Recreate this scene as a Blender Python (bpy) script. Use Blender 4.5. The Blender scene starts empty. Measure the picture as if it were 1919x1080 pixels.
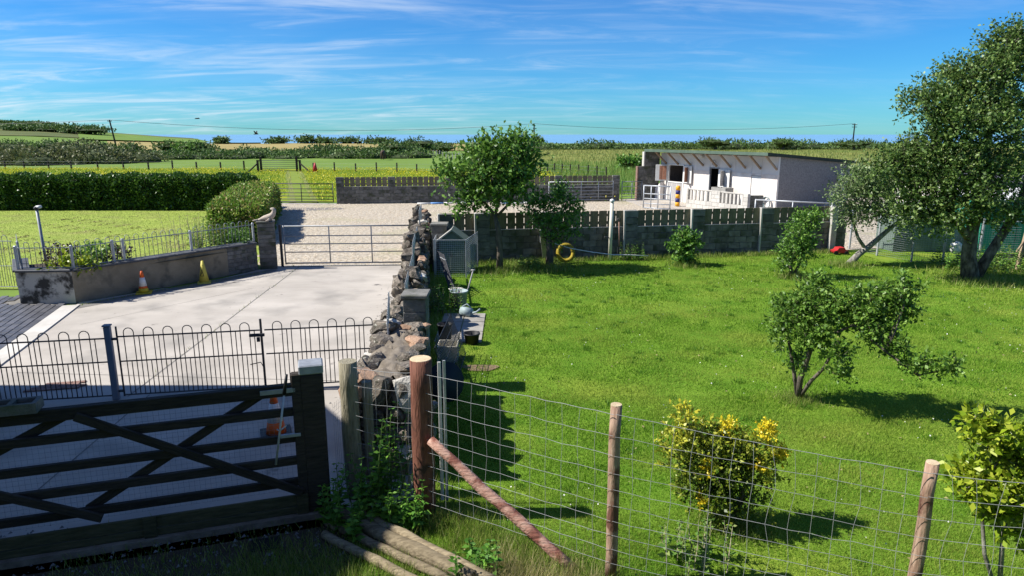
import bpy, bmesh, math, random
import numpy as np
from mathutils import Vector, Matrix, Euler

rnd = random.Random(11)
rng = np.random.default_rng(11)
SC = bpy.context.scene
COL = SC.collection

# ------------------------------------------------------------------ camera, sky, sun, exposure
FPX = 1279.0                                   # focal length in pixels of the 1919 px wide photograph
PITCH = math.atan(290 / FPX)
CP, SP = math.cos(PITCH), math.sin(PITCH)
CAM_H = 4.0
cam_d = bpy.data.cameras.new('camera')
cam_d.sensor_width = 36.0
cam_d.lens = 36.0 * FPX / 1919.0
cam_d.clip_start = 0.1
cam_d.clip_end = 120000
cam = bpy.data.objects.new('camera', cam_d)
COL.objects.link(cam)
cam.location = (0, 0, CAM_H)
cam.rotation_euler = (math.pi / 2 - PITCH, 0, 0)
SC.camera = cam

SUN_EL = math.radians(46)
SUN_DIR = Vector((1.0, 0.03, 0)).normalized()          # the way the light travels over the ground
sun_d = bpy.data.lights.new('sun', 'SUN')
sun_d.energy = 5.0
sun_d.angle = math.radians(0.5)
sun_d.color = (1.0, 0.955, 0.88)
sun = bpy.data.objects.new('sun', sun_d)
COL.objects.link(sun)
trav = Vector((SUN_DIR.x * math.cos(SUN_EL), SUN_DIR.y * math.cos(SUN_EL), -math.sin(SUN_EL)))
sun.rotation_euler = trav.to_track_quat('-Z', 'Y').to_euler()
sun.location = (-40, 0, 45)

world = bpy.data.worlds.new('World')
SC.world = world
world.use_nodes = True
wn, wl = world.node_tree.nodes, world.node_tree.links
wn.clear()
w_out = wn.new('ShaderNodeOutputWorld')
w_bg = wn.new('ShaderNodeBackground')
w_bg.inputs['Strength'].default_value = 0.066
sky = wn.new('ShaderNodeTexSky')
sky.sky_type = 'NISHITA'
sky.sun_disc = False
sky.sun_elevation = SUN_EL
sky.sun_rotation = math.atan2(-SUN_DIR.x, -SUN_DIR.y)   # clockwise from +Y
sky.air_density = 1.0
sky.dust_density = 0.0
sky.ozone_density = 2.0
hsv = wn.new('ShaderNodeHueSaturation')
hsv.inputs['Saturation'].default_value = 1.15
wl.new(sky.outputs['Color'], hsv.inputs['Color'])
tint = wn.new('ShaderNodeMixRGB'); tint.blend_type = 'MULTIPLY'; tint.inputs['Fac'].default_value = 1.0
tint.inputs['Color2'].default_value = (0.23, 0.7, 1.2, 1)
wl.new(hsv.outputs['Color'], tint.inputs['Color1'])
# thin streaked cirrus: noise on a plane high overhead
tc = wn.new('ShaderNodeTexCoord')
sep = wn.new('ShaderNodeSeparateXYZ')
wl.new(tc.outputs['Generated'], sep.inputs[0])
def wmath(op, a, b=None, clamp=False):
    n = wn.new('ShaderNodeMath'); n.operation = op; n.use_clamp = clamp
    for i, v in enumerate((a, b)):
        if v is None: continue
        if isinstance(v, (int, float)): n.inputs[i].default_value = v
        else: wl.new(v, n.inputs[i])
    return n.outputs[0]
zz = wmath('ADD', wmath('MAXIMUM', sep.outputs['Z'], 0.0), 0.11)
comb = wn.new('ShaderNodeCombineXYZ')
comb_x = wmath('DIVIDE', sep.outputs['X'], zz)
wl.new(comb_x, comb.inputs[0])
wl.new(wmath('DIVIDE', sep.outputs['Y'], zz), comb.inputs[1])
def wnoise(scale, rot, loc, sc, detail, dist, lac=2.0, rough=0.55):
    mp = wn.new('ShaderNodeMapping')
    mp.inputs['Rotation'].default_value = (0, 0, math.radians(rot))
    mp.inputs['Scale'].default_value = sc
    mp.inputs['Location'].default_value = loc
    wl.new(comb.outputs[0], mp.inputs['Vector'])
    nz = wn.new('ShaderNodeTexNoise')
    nz.inputs['Scale'].default_value = scale
    nz.inputs['Detail'].default_value = detail
    nz.inputs['Roughness'].default_value = rough
    nz.inputs['Distortion'].default_value = dist
    wl.new(mp.outputs[0], nz.inputs['Vector'])
    return nz.outputs['Fac']
def wramp(v, a, b):
    m = wn.new('ShaderNodeMapRange'); m.interpolation_type = 'SMOOTHSTEP'
    m.inputs['From Min'].default_value = a; m.inputs['From Max'].default_value = b
    wl.new(v, m.inputs['Value'])
    return m.outputs['Result']
streak = wramp(wnoise(1.7, 62, (7.4, 2.2, 0), (0.4, 1.3, 1), 9, 1.3, rough=0.64), 0.4, 0.74)
side = wramp(wmath('ADD', wmath('MULTIPLY', comb_x, -0.13), 0.42), 0.0, 1.0)
veil = wmath('MULTIPLY', wramp(wnoise(0.6, 40, (4.9, 1.3, 0), (0.8, 1.1, 1), 4, 0.8), 0.3, 0.6), wmath('ADD', wmath('MULTIPLY', side, 0.85), 0.15))
wisps = wmath('MULTIPLY', streak, veil)
cover = wmath('MULTIPLY', wmath('ADD', wmath('MULTIPLY', wisps, 0.7), wmath('MULTIPLY', veil, 0.1)), 1.0, True)
mixc = wn.new('ShaderNodeMixRGB')
mixc.inputs['Color2'].default_value = (7.6, 8.4, 9.3, 1)
wl.new(cover, mixc.inputs['Fac'])
wl.new(tint.outputs['Color'], mixc.inputs['Color1'])
wl.new(mixc.outputs['Color'], w_bg.inputs['Color'])
wl.new(w_bg.outputs[0], w_out.inputs['Surface'])

SC.view_settings.view_transform = 'Standard'
SC.view_settings.look = 'None'
SC.view_settings.exposure = 0.78
SC.view_settings.gamma = 1.0
SC.view_settings.use_curve_mapping = False
SC.cycles.max_bounces = 4
SC.cycles.diffuse_bounces = 2
SC.cycles.glossy_bounces = 2
SC.cycles.transmission_bounces = 3
SC.cycles.transparent_max_bounces = 8
SC.cycles.use_denoising = True

# ------------------------------------------------------------------ placing: photograph pixel -> real position
def ray(x, y):
    u, v = (x - 959.5) / FPX, (y - 540) / FPX
    return u, CP - v * SP, -SP - v * CP
def G(x, y, z=0.0):                              # the point of the level z under a pixel
    a, b, d = ray(x, y); t = (z - CAM_H) / d
    return Vector((a * t, b * t, z))
def D(x, y, Y):                                  # the point at distance Y
    a, b, d = ray(x, y); t = Y / b
    return Vector((a * t, Y, CAM_H + d * t))
def px2m(n, Y): return n * Y / FPX

# ------------------------------------------------------------------ materials
MATS = {}
def nodes_of(name):
    m = bpy.data.materials.new(name); m.use_nodes = True
    nt = m.node_tree
    return m, nt.nodes, nt.links, nt.nodes['Principled BSDF']
def M(name, c1, c2, scale=6.0, stretch=(1, 1, 1), rough=0.8, bump=0.25, bscale=None, rand=0.25, metallic=0.0,
      c3=None, spots=None, spec=0.3, coord='Object', lo=0.3, hi=0.7, bdist=0.02):
    if name in MATS: return MATS[name]
    m, N, L, P = nodes_of(name)
    tcn = N.new('ShaderNodeTexCoord'); oi = N.new('ShaderNodeObjectInfo')
    mp = N.new('ShaderNodeMapping'); mp.inputs['Scale'].default_value = stretch
    add = N.new('ShaderNodeVectorMath'); add.operation = 'ADD'
    mul = N.new('ShaderNodeMath'); mul.operation = 'MULTIPLY'; mul.inputs[1].default_value = 37.0 if rand else 0.0
    L.new(oi.outputs['Random'], mul.inputs[0])
    if coord == 'World':
        geo = N.new('ShaderNodeNewGeometry'); L.new(geo.outputs['Position'], add.inputs[0])
    else:
        L.new(tcn.outputs['Object'], add.inputs[0])
    L.new(mul.outputs[0], add.inputs[1])
    L.new(add.outputs[0], mp.inputs['Vector'])
    nz = N.new('ShaderNodeTexNoise'); nz.inputs['Scale'].default_value = scale; nz.inputs['Detail'].default_value = 8
    nz.inputs['Roughness'].default_value = 0.62
    L.new(mp.outputs[0], nz.inputs['Vector'])
    rp = N.new('ShaderNodeValToRGB')
    rp.color_ramp.elements[0].position = lo; rp.color_ramp.elements[0].color = (*c1, 1)
    rp.color_ramp.elements[1].position = hi; rp.color_ramp.elements[1].color = (*c2, 1)
    if c3:
        e = rp.color_ramp.elements.new((lo + hi) / 2); e.color = (*c3, 1)
    L.new(nz.outputs['Fac'], rp.inputs['Fac'])
    out = rp.outputs['Color']
    if rand:
        hs = N.new('ShaderNodeHueSaturation')
        mr = N.new('ShaderNodeMapRange'); mr.inputs['To Min'].default_value = 1 - rand; mr.inputs['To Max'].default_value = 1 + rand
        L.new(oi.outputs['Random'], mr.inputs['Value']); L.new(mr.outputs['Result'], hs.inputs['Value'])
        L.new(out, hs.inputs['Color']); out = hs.outputs['Color']
    for spots in ([spots] if isinstance(spots, tuple) else spots or []):   # (colour, scale, lo, hi): stains with a shape of their own
        n2 = N.new('ShaderNodeTexNoise'); n2.inputs['Scale'].default_value = spots[1]; n2.inputs['Detail'].default_value = 6
        L.new(add.outputs[0], n2.inputs['Vector'])
        mr = N.new('ShaderNodeMapRange'); mr.inputs['From Min'].default_value = spots[2]; mr.inputs['From Max'].default_value = spots[3]
        L.new(n2.outputs['Fac'], mr.inputs['Value'])
        mx = N.new('ShaderNodeMixRGB'); mx.inputs['Color2'].default_value = (*spots[0], 1)
        L.new(mr.outputs['Result'], mx.inputs['Fac']); L.new(out, mx.inputs['Color1']); out = mx.outputs['Color']
    L.new(out, P.inputs['Base Color'])
    P.inputs['Roughness'].default_value = rough; P.inputs['Metallic'].default_value = metallic
    P.inputs['Specular IOR Level'].default_value = spec
    if bump:
        nb = N.new('ShaderNodeTexNoise'); nb.inputs['Scale'].default_value = bscale or scale * 5; nb.inputs['Detail'].default_value = 6
        L.new(mp.outputs[0], nb.inputs['Vector'])
        bp = N.new('ShaderNodeBump'); bp.inputs['Strength'].default_value = bump; bp.inputs['Distance'].default_value = bdist
        L.new(nb.outputs['Fac'], bp.inputs['Height']); L.new(bp.outputs[0], P.inputs['Normal'])
    MATS[name] = m
    return m
def leafmat(name, cols, trans=0.3, rough=0.5, patch=0.0, patchscale=0.5, spec=0.35, patchcol=None):
    """leaves and blades: colour by each leaf's own random number, some light passing through"""
    m, N, L, P = nodes_of(name)
    at = N.new('ShaderNodeAttribute'); at.attribute_name = 'rnd'
    rp = N.new('ShaderNodeValToRGB')
    els = rp.color_ramp.elements
    els[0].color = (*cols[0], 1); els[1].color = (*cols[-1], 1)
    for i, c in enumerate(cols[1:-1]):
        e = els.new((i + 1) / (len(cols) - 1)); e.color = (*c, 1)
    L.new(at.outputs['Fac'], rp.inputs['Fac'])
    out = rp.outputs['Color']
    if patch:
        geo = N.new('ShaderNodeNewGeometry')
        nz = N.new('ShaderNodeTexNoise'); nz.inputs['Scale'].default_value = patchscale; nz.inputs['Detail'].default_value = 5
        mpp = N.new('ShaderNodeMapping'); mpp.inputs['Scale'].default_value = (0.55, 1.25, 1)
        mpp.inputs['Rotation'].default_value = (0, 0, -0.15)
        L.new(geo.outputs['Position'], mpp.inputs['Vector']); L.new(mpp.outputs[0], nz.inputs['Vector'])
        mr = N.new('ShaderNodeMapRange'); mr.inputs['From Min'].default_value = 0.42; mr.inputs['From Max'].default_value = 0.68
        mr.inputs['To Max'].default_value = patch
        L.new(nz.outputs['Fac'], mr.inputs['Value'])
        mx = N.new('ShaderNodeMixRGB'); mx.inputs['Color2'].default_value = (*patchcol, 1)
        L.new(mr.outputs['Result'], mx.inputs['Fac']); L.new(out, mx.inputs['Color1']); out = mx.outputs['Color']
    L.new(out, P.inputs['Base Color']); P.inputs['Roughness'].default_value = rough
    P.inputs['Specular IOR Level'].default_value = spec
    tr = N.new('ShaderNodeBsdfTranslucent'); L.new(out, tr.inputs['Color'])
    ms = N.new('ShaderNodeMixShader'); ms.inputs['Fac'].default_value = trans
    L.new(P.outputs[0], ms.inputs[1]); L.new(tr.outputs[0], ms.inputs[2])
    L.new(ms.outputs[0], N['Material Output'].inputs['Surface'])
    MATS[name] = m
    return m

# ground kinds
m_lawn = M('lawn_soil', (0.065, 0.155, 0.01), (0.14, 0.235, 0.022), 1.3, rough=0.95, bump=0.6, bscale=40, rand=0, spec=0.1,
           coord='World', spots=((0.21, 0.26, 0.035), 0.55, 0.52, 0.75))
m_lawn2 = M('mown_grass', (0.21, 0.28, 0.05), (0.29, 0.35, 0.07), 0.8, stretch=(0.6, 1.6, 1), rough=0.95, bump=0.25, bscale=25, rand=0, spec=0.1,
            coord='World', spots=((0.24, 0.24, 0.08), 0.7, 0.5, 0.8))
m_field = M('field_grass', (0.1, 0.17, 0.03), (0.15, 0.225, 0.045), 0.12, rough=0.95, bump=0.5, bscale=6, rand=0, spec=0.1, coord='World')
m_butter = M('buttercup_grass', (0.14, 0.21, 0.02), (0.25, 0.265, 0.018), 0.25, stretch=(0.5, 1.4, 1), rough=0.95, bump=0.4, bscale=5, rand=0, spec=0.1, coord='World')
m_tan = M('ripe_field', (0.24, 0.2, 0.075), (0.34, 0.27, 0.11), 0.05, rough=0.95, bump=0.2, rand=0, spec=0.1, coord='World')
m_rough = M('rough_grass', (0.11, 0.18, 0.03), (0.19, 0.2, 0.05), 0.09, stretch=(0.5, 1, 1), rough=0.95, bump=0.5, bscale=2, rand=0, spec=0.1,
            coord='World', c3=(0.19, 0.2, 0.05))
m_heath = M('hill_heath', (0.05, 0.085, 0.025), (0.16, 0.16, 0.06), 0.012, rough=0.95, bump=0.2, rand=0, spec=0.1, coord='World')
m_soil = M('soil', (0.035, 0.028, 0.018), (0.08, 0.062, 0.042), 6, rough=0.95, bump=0.8, rand=0, coord='World')
m_concrete = M('yard_concrete', (0.31, 0.282, 0.245), (0.46, 0.422, 0.372), 0.55, stretch=(0.8, 1.3, 1), rough=0.85, bump=0.15, bscale=60, rand=0,
               coord='World', spots=[((0.2, 0.188, 0.168), 0.8, 0.52, 0.8), ((0.11, 0.1, 0.09), 2.3, 0.67, 0.74), ((0.17, 0.16, 0.14), 9.0, 0.68, 0.75)])
m_kerb = M('kerb_concrete', (0.4, 0.38, 0.34), (0.52, 0.5, 0.46), 2.0, rough=0.9, bump=0.2, rand=0.05)
m_joint = M('joint', (0.14, 0.13, 0.12), (0.2, 0.19, 0.17), 4, rand=0, bump=0)
m_gravel = M('gravel', (0.22, 0.185, 0.14), (0.5, 0.445, 0.355), 7.0, rough=0.95, bump=1.0, bscale=9, rand=0, coord='World',
             spots=((0.3, 0.28, 0.16), 0.35, 0.55, 0.75), lo=0.36, hi=0.62, bdist=0.05)
m_pebble = M('pebble', (0.25, 0.2, 0.15), (0.6, 0.53, 0.42), 9.0, rough=0.9, bump=0, rand=0, coord='World')
m_paver = M('dark_paver', (0.055, 0.057, 0.065), (0.1, 0.1, 0.11), 6, rough=0.5, bump=0.2, rand=0.3, spec=0.5)
m_sea = M('sea_water', (0.11, 0.25, 0.4), (0.13, 0.28, 0.44), 0.0006, rough=0.75, bump=0, rand=0, spec=0.1, coord='World')
# built things
m_block = M('grey_block', (0.095, 0.092, 0.084), (0.2, 0.195, 0.175), 5, rough=0.92, bump=0.5, bscale=45, rand=0.28, spots=((0.06, 0.068, 0.042), 3, 0.5, 0.68))
m_pale_block = M('pale_block', (0.4, 0.38, 0.34), (0.52, 0.5, 0.46), 5, rough=0.92, bump=0.4, bscale=45, rand=0.12)
m_mortar = M('mortar', (0.12, 0.115, 0.105), (0.2, 0.19, 0.175), 8, rough=0.95, bump=0.4, rand=0)
m_render = M('old_render', (0.18, 0.152, 0.105), (0.3, 0.26, 0.185), 1.6, rough=0.92, bump=0.35, bscale=35, rand=0,
             spots=((0.085, 0.08, 0.065), 2.1, 0.5, 0.65))
m_flaky = M('flaking_white_render', (0.06, 0.057, 0.05), (0.55, 0.52, 0.46), 2.6, rough=0.9, bump=0.5, rand=0, lo=0.42, hi=0.53)
m_coping = M('slate_coping', (0.055, 0.058, 0.065), (0.1, 0.105, 0.115), 5, rough=0.7, bump=0.2, rand=0.1)
m_stone = M('field_stone', (0.06, 0.052, 0.042), (0.25, 0.21, 0.165), 3.2, rough=0.92, bump=0.9, bscale=14, rand=0.3, c3=(0.135, 0.115, 0.094),
            spots=[((0.05, 0.048, 0.034), 4, 0.52, 0.64), ((0.36, 0.35, 0.29), 7, 0.63, 0.68)])
m_stone_red = M('red_sandstone', (0.2, 0.12, 0.075), (0.42, 0.28, 0.19), 3.0, rough=0.92, bump=0.8, bscale=14, rand=0.2)
m_stone_white = M('pale_limestone', (0.35, 0.33, 0.29), (0.58, 0.55, 0.49), 4.0, rough=0.92, bump=0.8, bscale=14, rand=0.1)
m_cement = M('rough_cement', (0.11, 0.09, 0.066), (0.25, 0.215, 0.17), 5.0, rough=0.95, bump=0.9, bscale=12, rand=0)
m_steel = M('galvanised_steel', (0.3, 0.32, 0.34), (0.46, 0.48, 0.5), 12, rough=0.45, bump=0.05, rand=0.08, metallic=0.25, spec=0.5)
m_steel_dull = M('dull_galvanised', (0.2, 0.215, 0.235), (0.32, 0.34, 0.36), 12, rough=0.55, bump=0.05, rand=0.08, metallic=0.25)
m_iron = M('dark_iron', (0.028, 0.03, 0.034), (0.07, 0.07, 0.075), 12, rough=0.6, bump=0.05, rand=0.1, metallic=0.3)
m_wire = M('fence_wire', (0.24, 0.25, 0.26), (0.36, 0.36, 0.36), 14, rough=0.65, bump=0, rand=0.1, metallic=0.0)
m_darkwood = M('dark_stained_wood', (0.013, 0.011, 0.009), (0.045, 0.036, 0.028), 5, stretch=(1, 9, 9), rough=0.85, bump=0.5, bscale=9, rand=0.25)
m_mosswood = M('mossy_board', (0.03, 0.032, 0.014), (0.085, 0.075, 0.04), 4, stretch=(1, 6, 6), rough=0.9, bump=0.5, bscale=9, rand=0.2)
m_redpost = M('creosoted_log', (0.085, 0.028, 0.017), (0.2, 0.085, 0.055), 6, stretch=(6, 6, 1), rough=0.8, bump=0.6, bscale=9, rand=0.15,
              spots=((0.05, 0.028, 0.02), 5, 0.56, 0.64))
m_barkpost = M('peeled_log', (0.2, 0.11, 0.075), (0.42, 0.3, 0.215), 5, stretch=(5, 5, 1), rough=0.85, bump=0.7, bscale=8, rand=0.12,
               spots=((0.13, 0.06, 0.04), 4, 0.53, 0.62))
m_strut = M('flaky_bark_log', (0.27, 0.12, 0.085), (0.45, 0.3, 0.235), 6, stretch=(1, 5, 5), rough=0.9, bump=0.9, bscale=9, rand=0,
            spots=((0.18, 0.07, 0.05), 5, 0.5, 0.6))
m_endgrain = M('cut_timber_end', (0.4, 0.3, 0.18), (0.58, 0.47, 0.31), 14, rough=0.9, bump=0.3, rand=0.1)
m_greypost = M('weathered_post', (0.13, 0.115, 0.07), (0.33, 0.3, 0.22), 5, stretch=(7, 7, 1), rough=0.9, bump=0.8, bscale=9, rand=0.1)
m_log = M('old_fence_pole', (0.11, 0.085, 0.05), (0.32, 0.26, 0.165), 5, stretch=(1, 7, 7), rough=0.9, bump=0.6, bscale=8, rand=0.25)
m_board = M('fence_board', (0.12, 0.105, 0.065), (0.23, 0.2, 0.13), 4, stretch=(7, 7, 1), rough=0.88, bump=0.4, bscale=9, rand=0.25, spots=((0.11, 0.11, 0.06), 2, 0.5, 0.7))
m_timber = M('rough_timber', (0.24, 0.17, 0.115), (0.38, 0.29, 0.2), 5, stretch=(1, 8, 8), rough=0.88, bump=0.3, rand=0.15)
m_white = M('white_painted_wall', (0.58, 0.5, 0.44), (0.78, 0.75, 0.71), 1.5, rough=0.75, bump=0.1, rand=0.03)
m_upper = M('shade_greyed_white', (0.56, 0.56, 0.56), (0.64, 0.63, 0.62), 2, rough=0.7, bump=0.05, rand=0.06)  # greyed white: eaves shade put into the colour of the stable's upper wall
m_pebbledash = M('pebbledash', (0.16, 0.15, 0.15), (0.3, 0.285, 0.28), 14, rough=0.95, bump=0.9, bscale=22, rand=0)
m_roofgreen = M('green_roof_edge', (0.06, 0.095, 0.07), (0.1, 0.145, 0.11), 3, rough=0.6, bump=0.05, rand=0.05)
m_redboard = M('redwood_board', (0.2, 0.085, 0.05), (0.36, 0.18, 0.115), 5, stretch=(7, 7, 1), rough=0.8, bump=0.2, rand=0.25)
m_greyboard = M('grey_door_board', (0.3, 0.29, 0.28), (0.44, 0.42, 0.4), 4, stretch=(7, 7, 1), rough=0.85, bump=0.2, rand=0.12)
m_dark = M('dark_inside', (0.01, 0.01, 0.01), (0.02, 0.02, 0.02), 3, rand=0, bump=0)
m_bark = M('grey_bark', (0.055, 0.045, 0.035), (0.17, 0.145, 0.115), 5, stretch=(4, 4, 1), rough=0.92, bump=0.9, bscale=10, rand=0.1)
m_bark_pale = M('pale_lichen_bark', (0.09, 0.08, 0.065), (0.38, 0.36, 0.31), 6, stretch=(2, 2, 1), rough=0.92, bump=0.9, bscale=10, rand=0.1)
m_bark_mottled = M('mottled_bark', (0.04, 0.034, 0.028), (0.2, 0.18, 0.15), 4, stretch=(2, 2, 1), rough=0.92, bump=1.0, bscale=10, rand=0, lo=0.4, hi=0.68)
m_black = M('black_plastic', (0.008, 0.008, 0.009), (0.018, 0.018, 0.02), 5, rough=0.5, bump=0, rand=0)
m_orange = M('orange_plastic', (0.62, 0.1, 0.015), (0.72, 0.14, 0.025), 5, rough=0.5, bump=0, rand=0)
m_redplastic = M('red_plastic', (0.36, 0.018, 0.022), (0.46, 0.03, 0.03), 5, rough=0.45, bump=0, rand=0)
m_wplastic = M('white_plastic', (0.6, 0.6, 0.57), (0.74, 0.73, 0.7), 5, rough=0.5, bump=0, rand=0)
m_bucket = M('grubby_white_plastic', (0.25, 0.24, 0.21), (0.45, 0.44, 0.4), 9, rough=0.6, bump=0, rand=0)
m_yellow = M('yellow_plastic', (0.42, 0.32, 0.02), (0.62, 0.47, 0.035), 9, rough=0.5, bump=0, rand=0)
m_paleyellow = M('faded_yellow_plastic', (0.5, 0.42, 0.06), (0.6, 0.52, 0.1), 5, rough=0.5, bump=0, rand=0)
m_bluegrey = M('pale_blue_plastic', (0.2, 0.26, 0.27), (0.32, 0.39, 0.4), 5, rough=0.55, bump=0, rand=0)
m_navy = M('navy_paint', (0.02, 0.02, 0.11), (0.03, 0.03, 0.15), 5, rough=0.5, bump=0, rand=0)
m_amber = M('amber_paint', (0.66, 0.3, 0.01), (0.74, 0.36, 0.02), 5, rough=0.5, bump=0, rand=0)
m_blue = M('blue_paint', (0.1, 0.25, 0.55), (0.15, 0.32, 0.62), 5, rough=0.5, bump=0, rand=0)
m_terra = M('terracotta', (0.38, 0.17, 0.09), (0.5, 0.25, 0.15), 6, rough=0.85, bump=0.1, rand=0)
m_hut = M('green_hut_board', (0.085, 0.125, 0.1), (0.13, 0.17, 0.14), 3, rough=0.8, bump=0.1, rand=0.08)
m_teal = M('teal_sheet', (0.012, 0.17, 0.115), (0.02, 0.22, 0.145), 3, rough=0.5, bump=0, rand=0.05)
m_brick = M('house_wall', (0.2, 0.185, 0.16), (0.3, 0.28, 0.245), 3, rough=0.9, bump=0.2, rand=0)
m_slate = M('slate_roof', (0.06, 0.06, 0.07), (0.12, 0.12, 0.13), 3, rough=0.7, bump=0.2, rand=0)
m_seal = M('cast_stone', (0.36, 0.3, 0.24), (0.5, 0.43, 0.35), 8, rough=0.9, bump=0.3, rand=0)
m_horse = M('horse_coat', (0.05, 0.028, 0.018), (0.09, 0.05, 0.03), 6, rough=0.7, bump=0, rand=0)
m_bird = M('black_feathers', (0.01, 0.01, 0.012), (0.02, 0.02, 0.022), 6, rough=0.6, bump=0, rand=0)
m_cream = M('cream_paint', (0.55, 0.52, 0.42), (0.68, 0.65, 0.55), 6, rough=0.6, bump=0, rand=0)
m_drystem = M('dry_stem', (0.28, 0.24, 0.15), (0.45, 0.4, 0.28), 8, rough=0.9, bump=0, rand=0)
m_greenstem = M('green_stem', (0.06, 0.11, 0.025), (0.1, 0.16, 0.04), 8, rough=0.8, bump=0, rand=0)
m_rust = M('rusty_brick', (0.17, 0.1, 0.08), (0.3, 0.19, 0.15), 12, rough=0.9, bump=0.5, rand=0.15)
# leaves
l_lawn = leafmat('grass_blades', [(0.055, 0.145, 0.008), (0.118, 0.262, 0.016), (0.2, 0.35, 0.03), (0.33, 0.44, 0.085)], 0.42, 0.65, 0.8, 0.7, 0.12, (0.33, 0.39, 0.07))
l_long = leafmat('long_grass_blades', [(0.1, 0.2, 0.015), (0.19, 0.29, 0.035), (0.36, 0.34, 0.13)], 0.3, 0.6, 0, 1)
l_dry = leafmat('dry_grass_blades', [(0.22, 0.25, 0.05), (0.42, 0.36, 0.16), (0.56, 0.48, 0.28)], 0.3, 0.6, 0, 1)
l_mown = leafmat('mown_blades', [(0.19, 0.28, 0.04), (0.25, 0.33, 0.06), (0.31, 0.36, 0.1)], 0.3, 0.6, 0.5, 0.4, 0.2, (0.3, 0.29, 0.12))
l_clip = leafmat('dry_clippings', [(0.22, 0.19, 0.08), (0.3, 0.26, 0.12)], 0.1, 0.8)
l_hay = leafmat('hay_blades', [(0.11, 0.17, 0.03), (0.16, 0.21, 0.045), (0.24, 0.235, 0.08)], 0.3, 0.7)
l_daisy = leafmat('daisy_petals', [(0.6, 0.6, 0.55), (0.75, 0.74, 0.7)], 0.1, 0.6)
l_tuft = leafmat('tuft_blades', [(0.035, 0.12, 0.006), (0.075, 0.2, 0.012), (0.14, 0.28, 0.025)], 0.35, 0.6)
l_butter = leafmat('buttercup_petals', [(0.6, 0.52, 0.015), (0.72, 0.62, 0.03)], 0.3, 0.5)
l_fgreen = leafmat('field_blades', [(0.09, 0.2, 0.012), (0.15, 0.28, 0.02), (0.2, 0.32, 0.03)], 0.3, 0.6)
l_weed = leafmat('tall_weed_blades', [(0.09, 0.2, 0.03), (0.16, 0.29, 0.05), (0.24, 0.28, 0.08)], 0.3, 0.6)
l_apple = leafmat('apple_leaves', [(0.05, 0.125, 0.018), (0.11, 0.23, 0.032), (0.21, 0.36, 0.06)], 0.28, 0.46, spec=0.38)
l_shrub = leafmat('mid_shrub_leaves', [(0.048, 0.128, 0.019), (0.104, 0.24, 0.035), (0.208, 0.368, 0.064)], 0.3, 0.46, spec=0.38)
l_pear = leafmat('pear_leaves', [(0.05, 0.12, 0.015), (0.115, 0.23, 0.03), (0.22, 0.35, 0.06)], 0.3, 0.46, spec=0.38)
l_birch = leafmat('willow_leaves', [(0.04, 0.085, 0.018), (0.095, 0.17, 0.035), (0.23, 0.32, 0.085)], 0.28, 0.46, spec=0.38)
l_silver = leafmat('silvery_leaves', [(0.06, 0.12, 0.035), (0.14, 0.22, 0.07), (0.33, 0.4, 0.2)], 0.28, 0.46, spec=0.38)
l_hedge = leafmat('hedge_leaves', [(0.018, 0.055, 0.008), (0.045, 0.115, 0.015), (0.11, 0.2, 0.03)], 0.22, 0.38)
l_hedge2 = leafmat('yellow_hedge_leaves', [(0.068, 0.15, 0.015), (0.15, 0.27, 0.03), (0.255, 0.375, 0.053), (0.39, 0.24, 0.12)], 0.25, 0.45)
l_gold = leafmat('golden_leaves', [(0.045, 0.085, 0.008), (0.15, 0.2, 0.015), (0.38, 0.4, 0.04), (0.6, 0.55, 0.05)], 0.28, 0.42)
l_bright = leafmat('bright_yellow_leaves', [(0.65, 0.53, 0.02), (0.8, 0.66, 0.04)], 0.3, 0.42)
l_laurel = leafmat('lime_leaves', [(0.14, 0.24, 0.012), (0.28, 0.37, 0.022), (0.42, 0.47, 0.05)], 0.35, 0.35)
l_nettle = leafmat('nettle_leaves', [(0.049, 0.14, 0.017), (0.084, 0.224, 0.025), (0.182, 0.364, 0.042)], 0.35, 0.5)
l_far = leafmat('hedgerow_leaves', [(0.035, 0.08, 0.018), (0.075, 0.145, 0.03), (0.15, 0.23, 0.055)], 0.2, 0.6)
l_far2 = leafmat('scrub_leaves', [(0.06, 0.085, 0.03), (0.12, 0.145, 0.05), (0.19, 0.19, 0.08)], 0.2, 0.6)
l_purple = leafmat('purple_leaves', [(0.035, 0.02, 0.02), (0.075, 0.04, 0.035), (0.09, 0.09, 0.03)], 0.2, 0.45)

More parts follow.
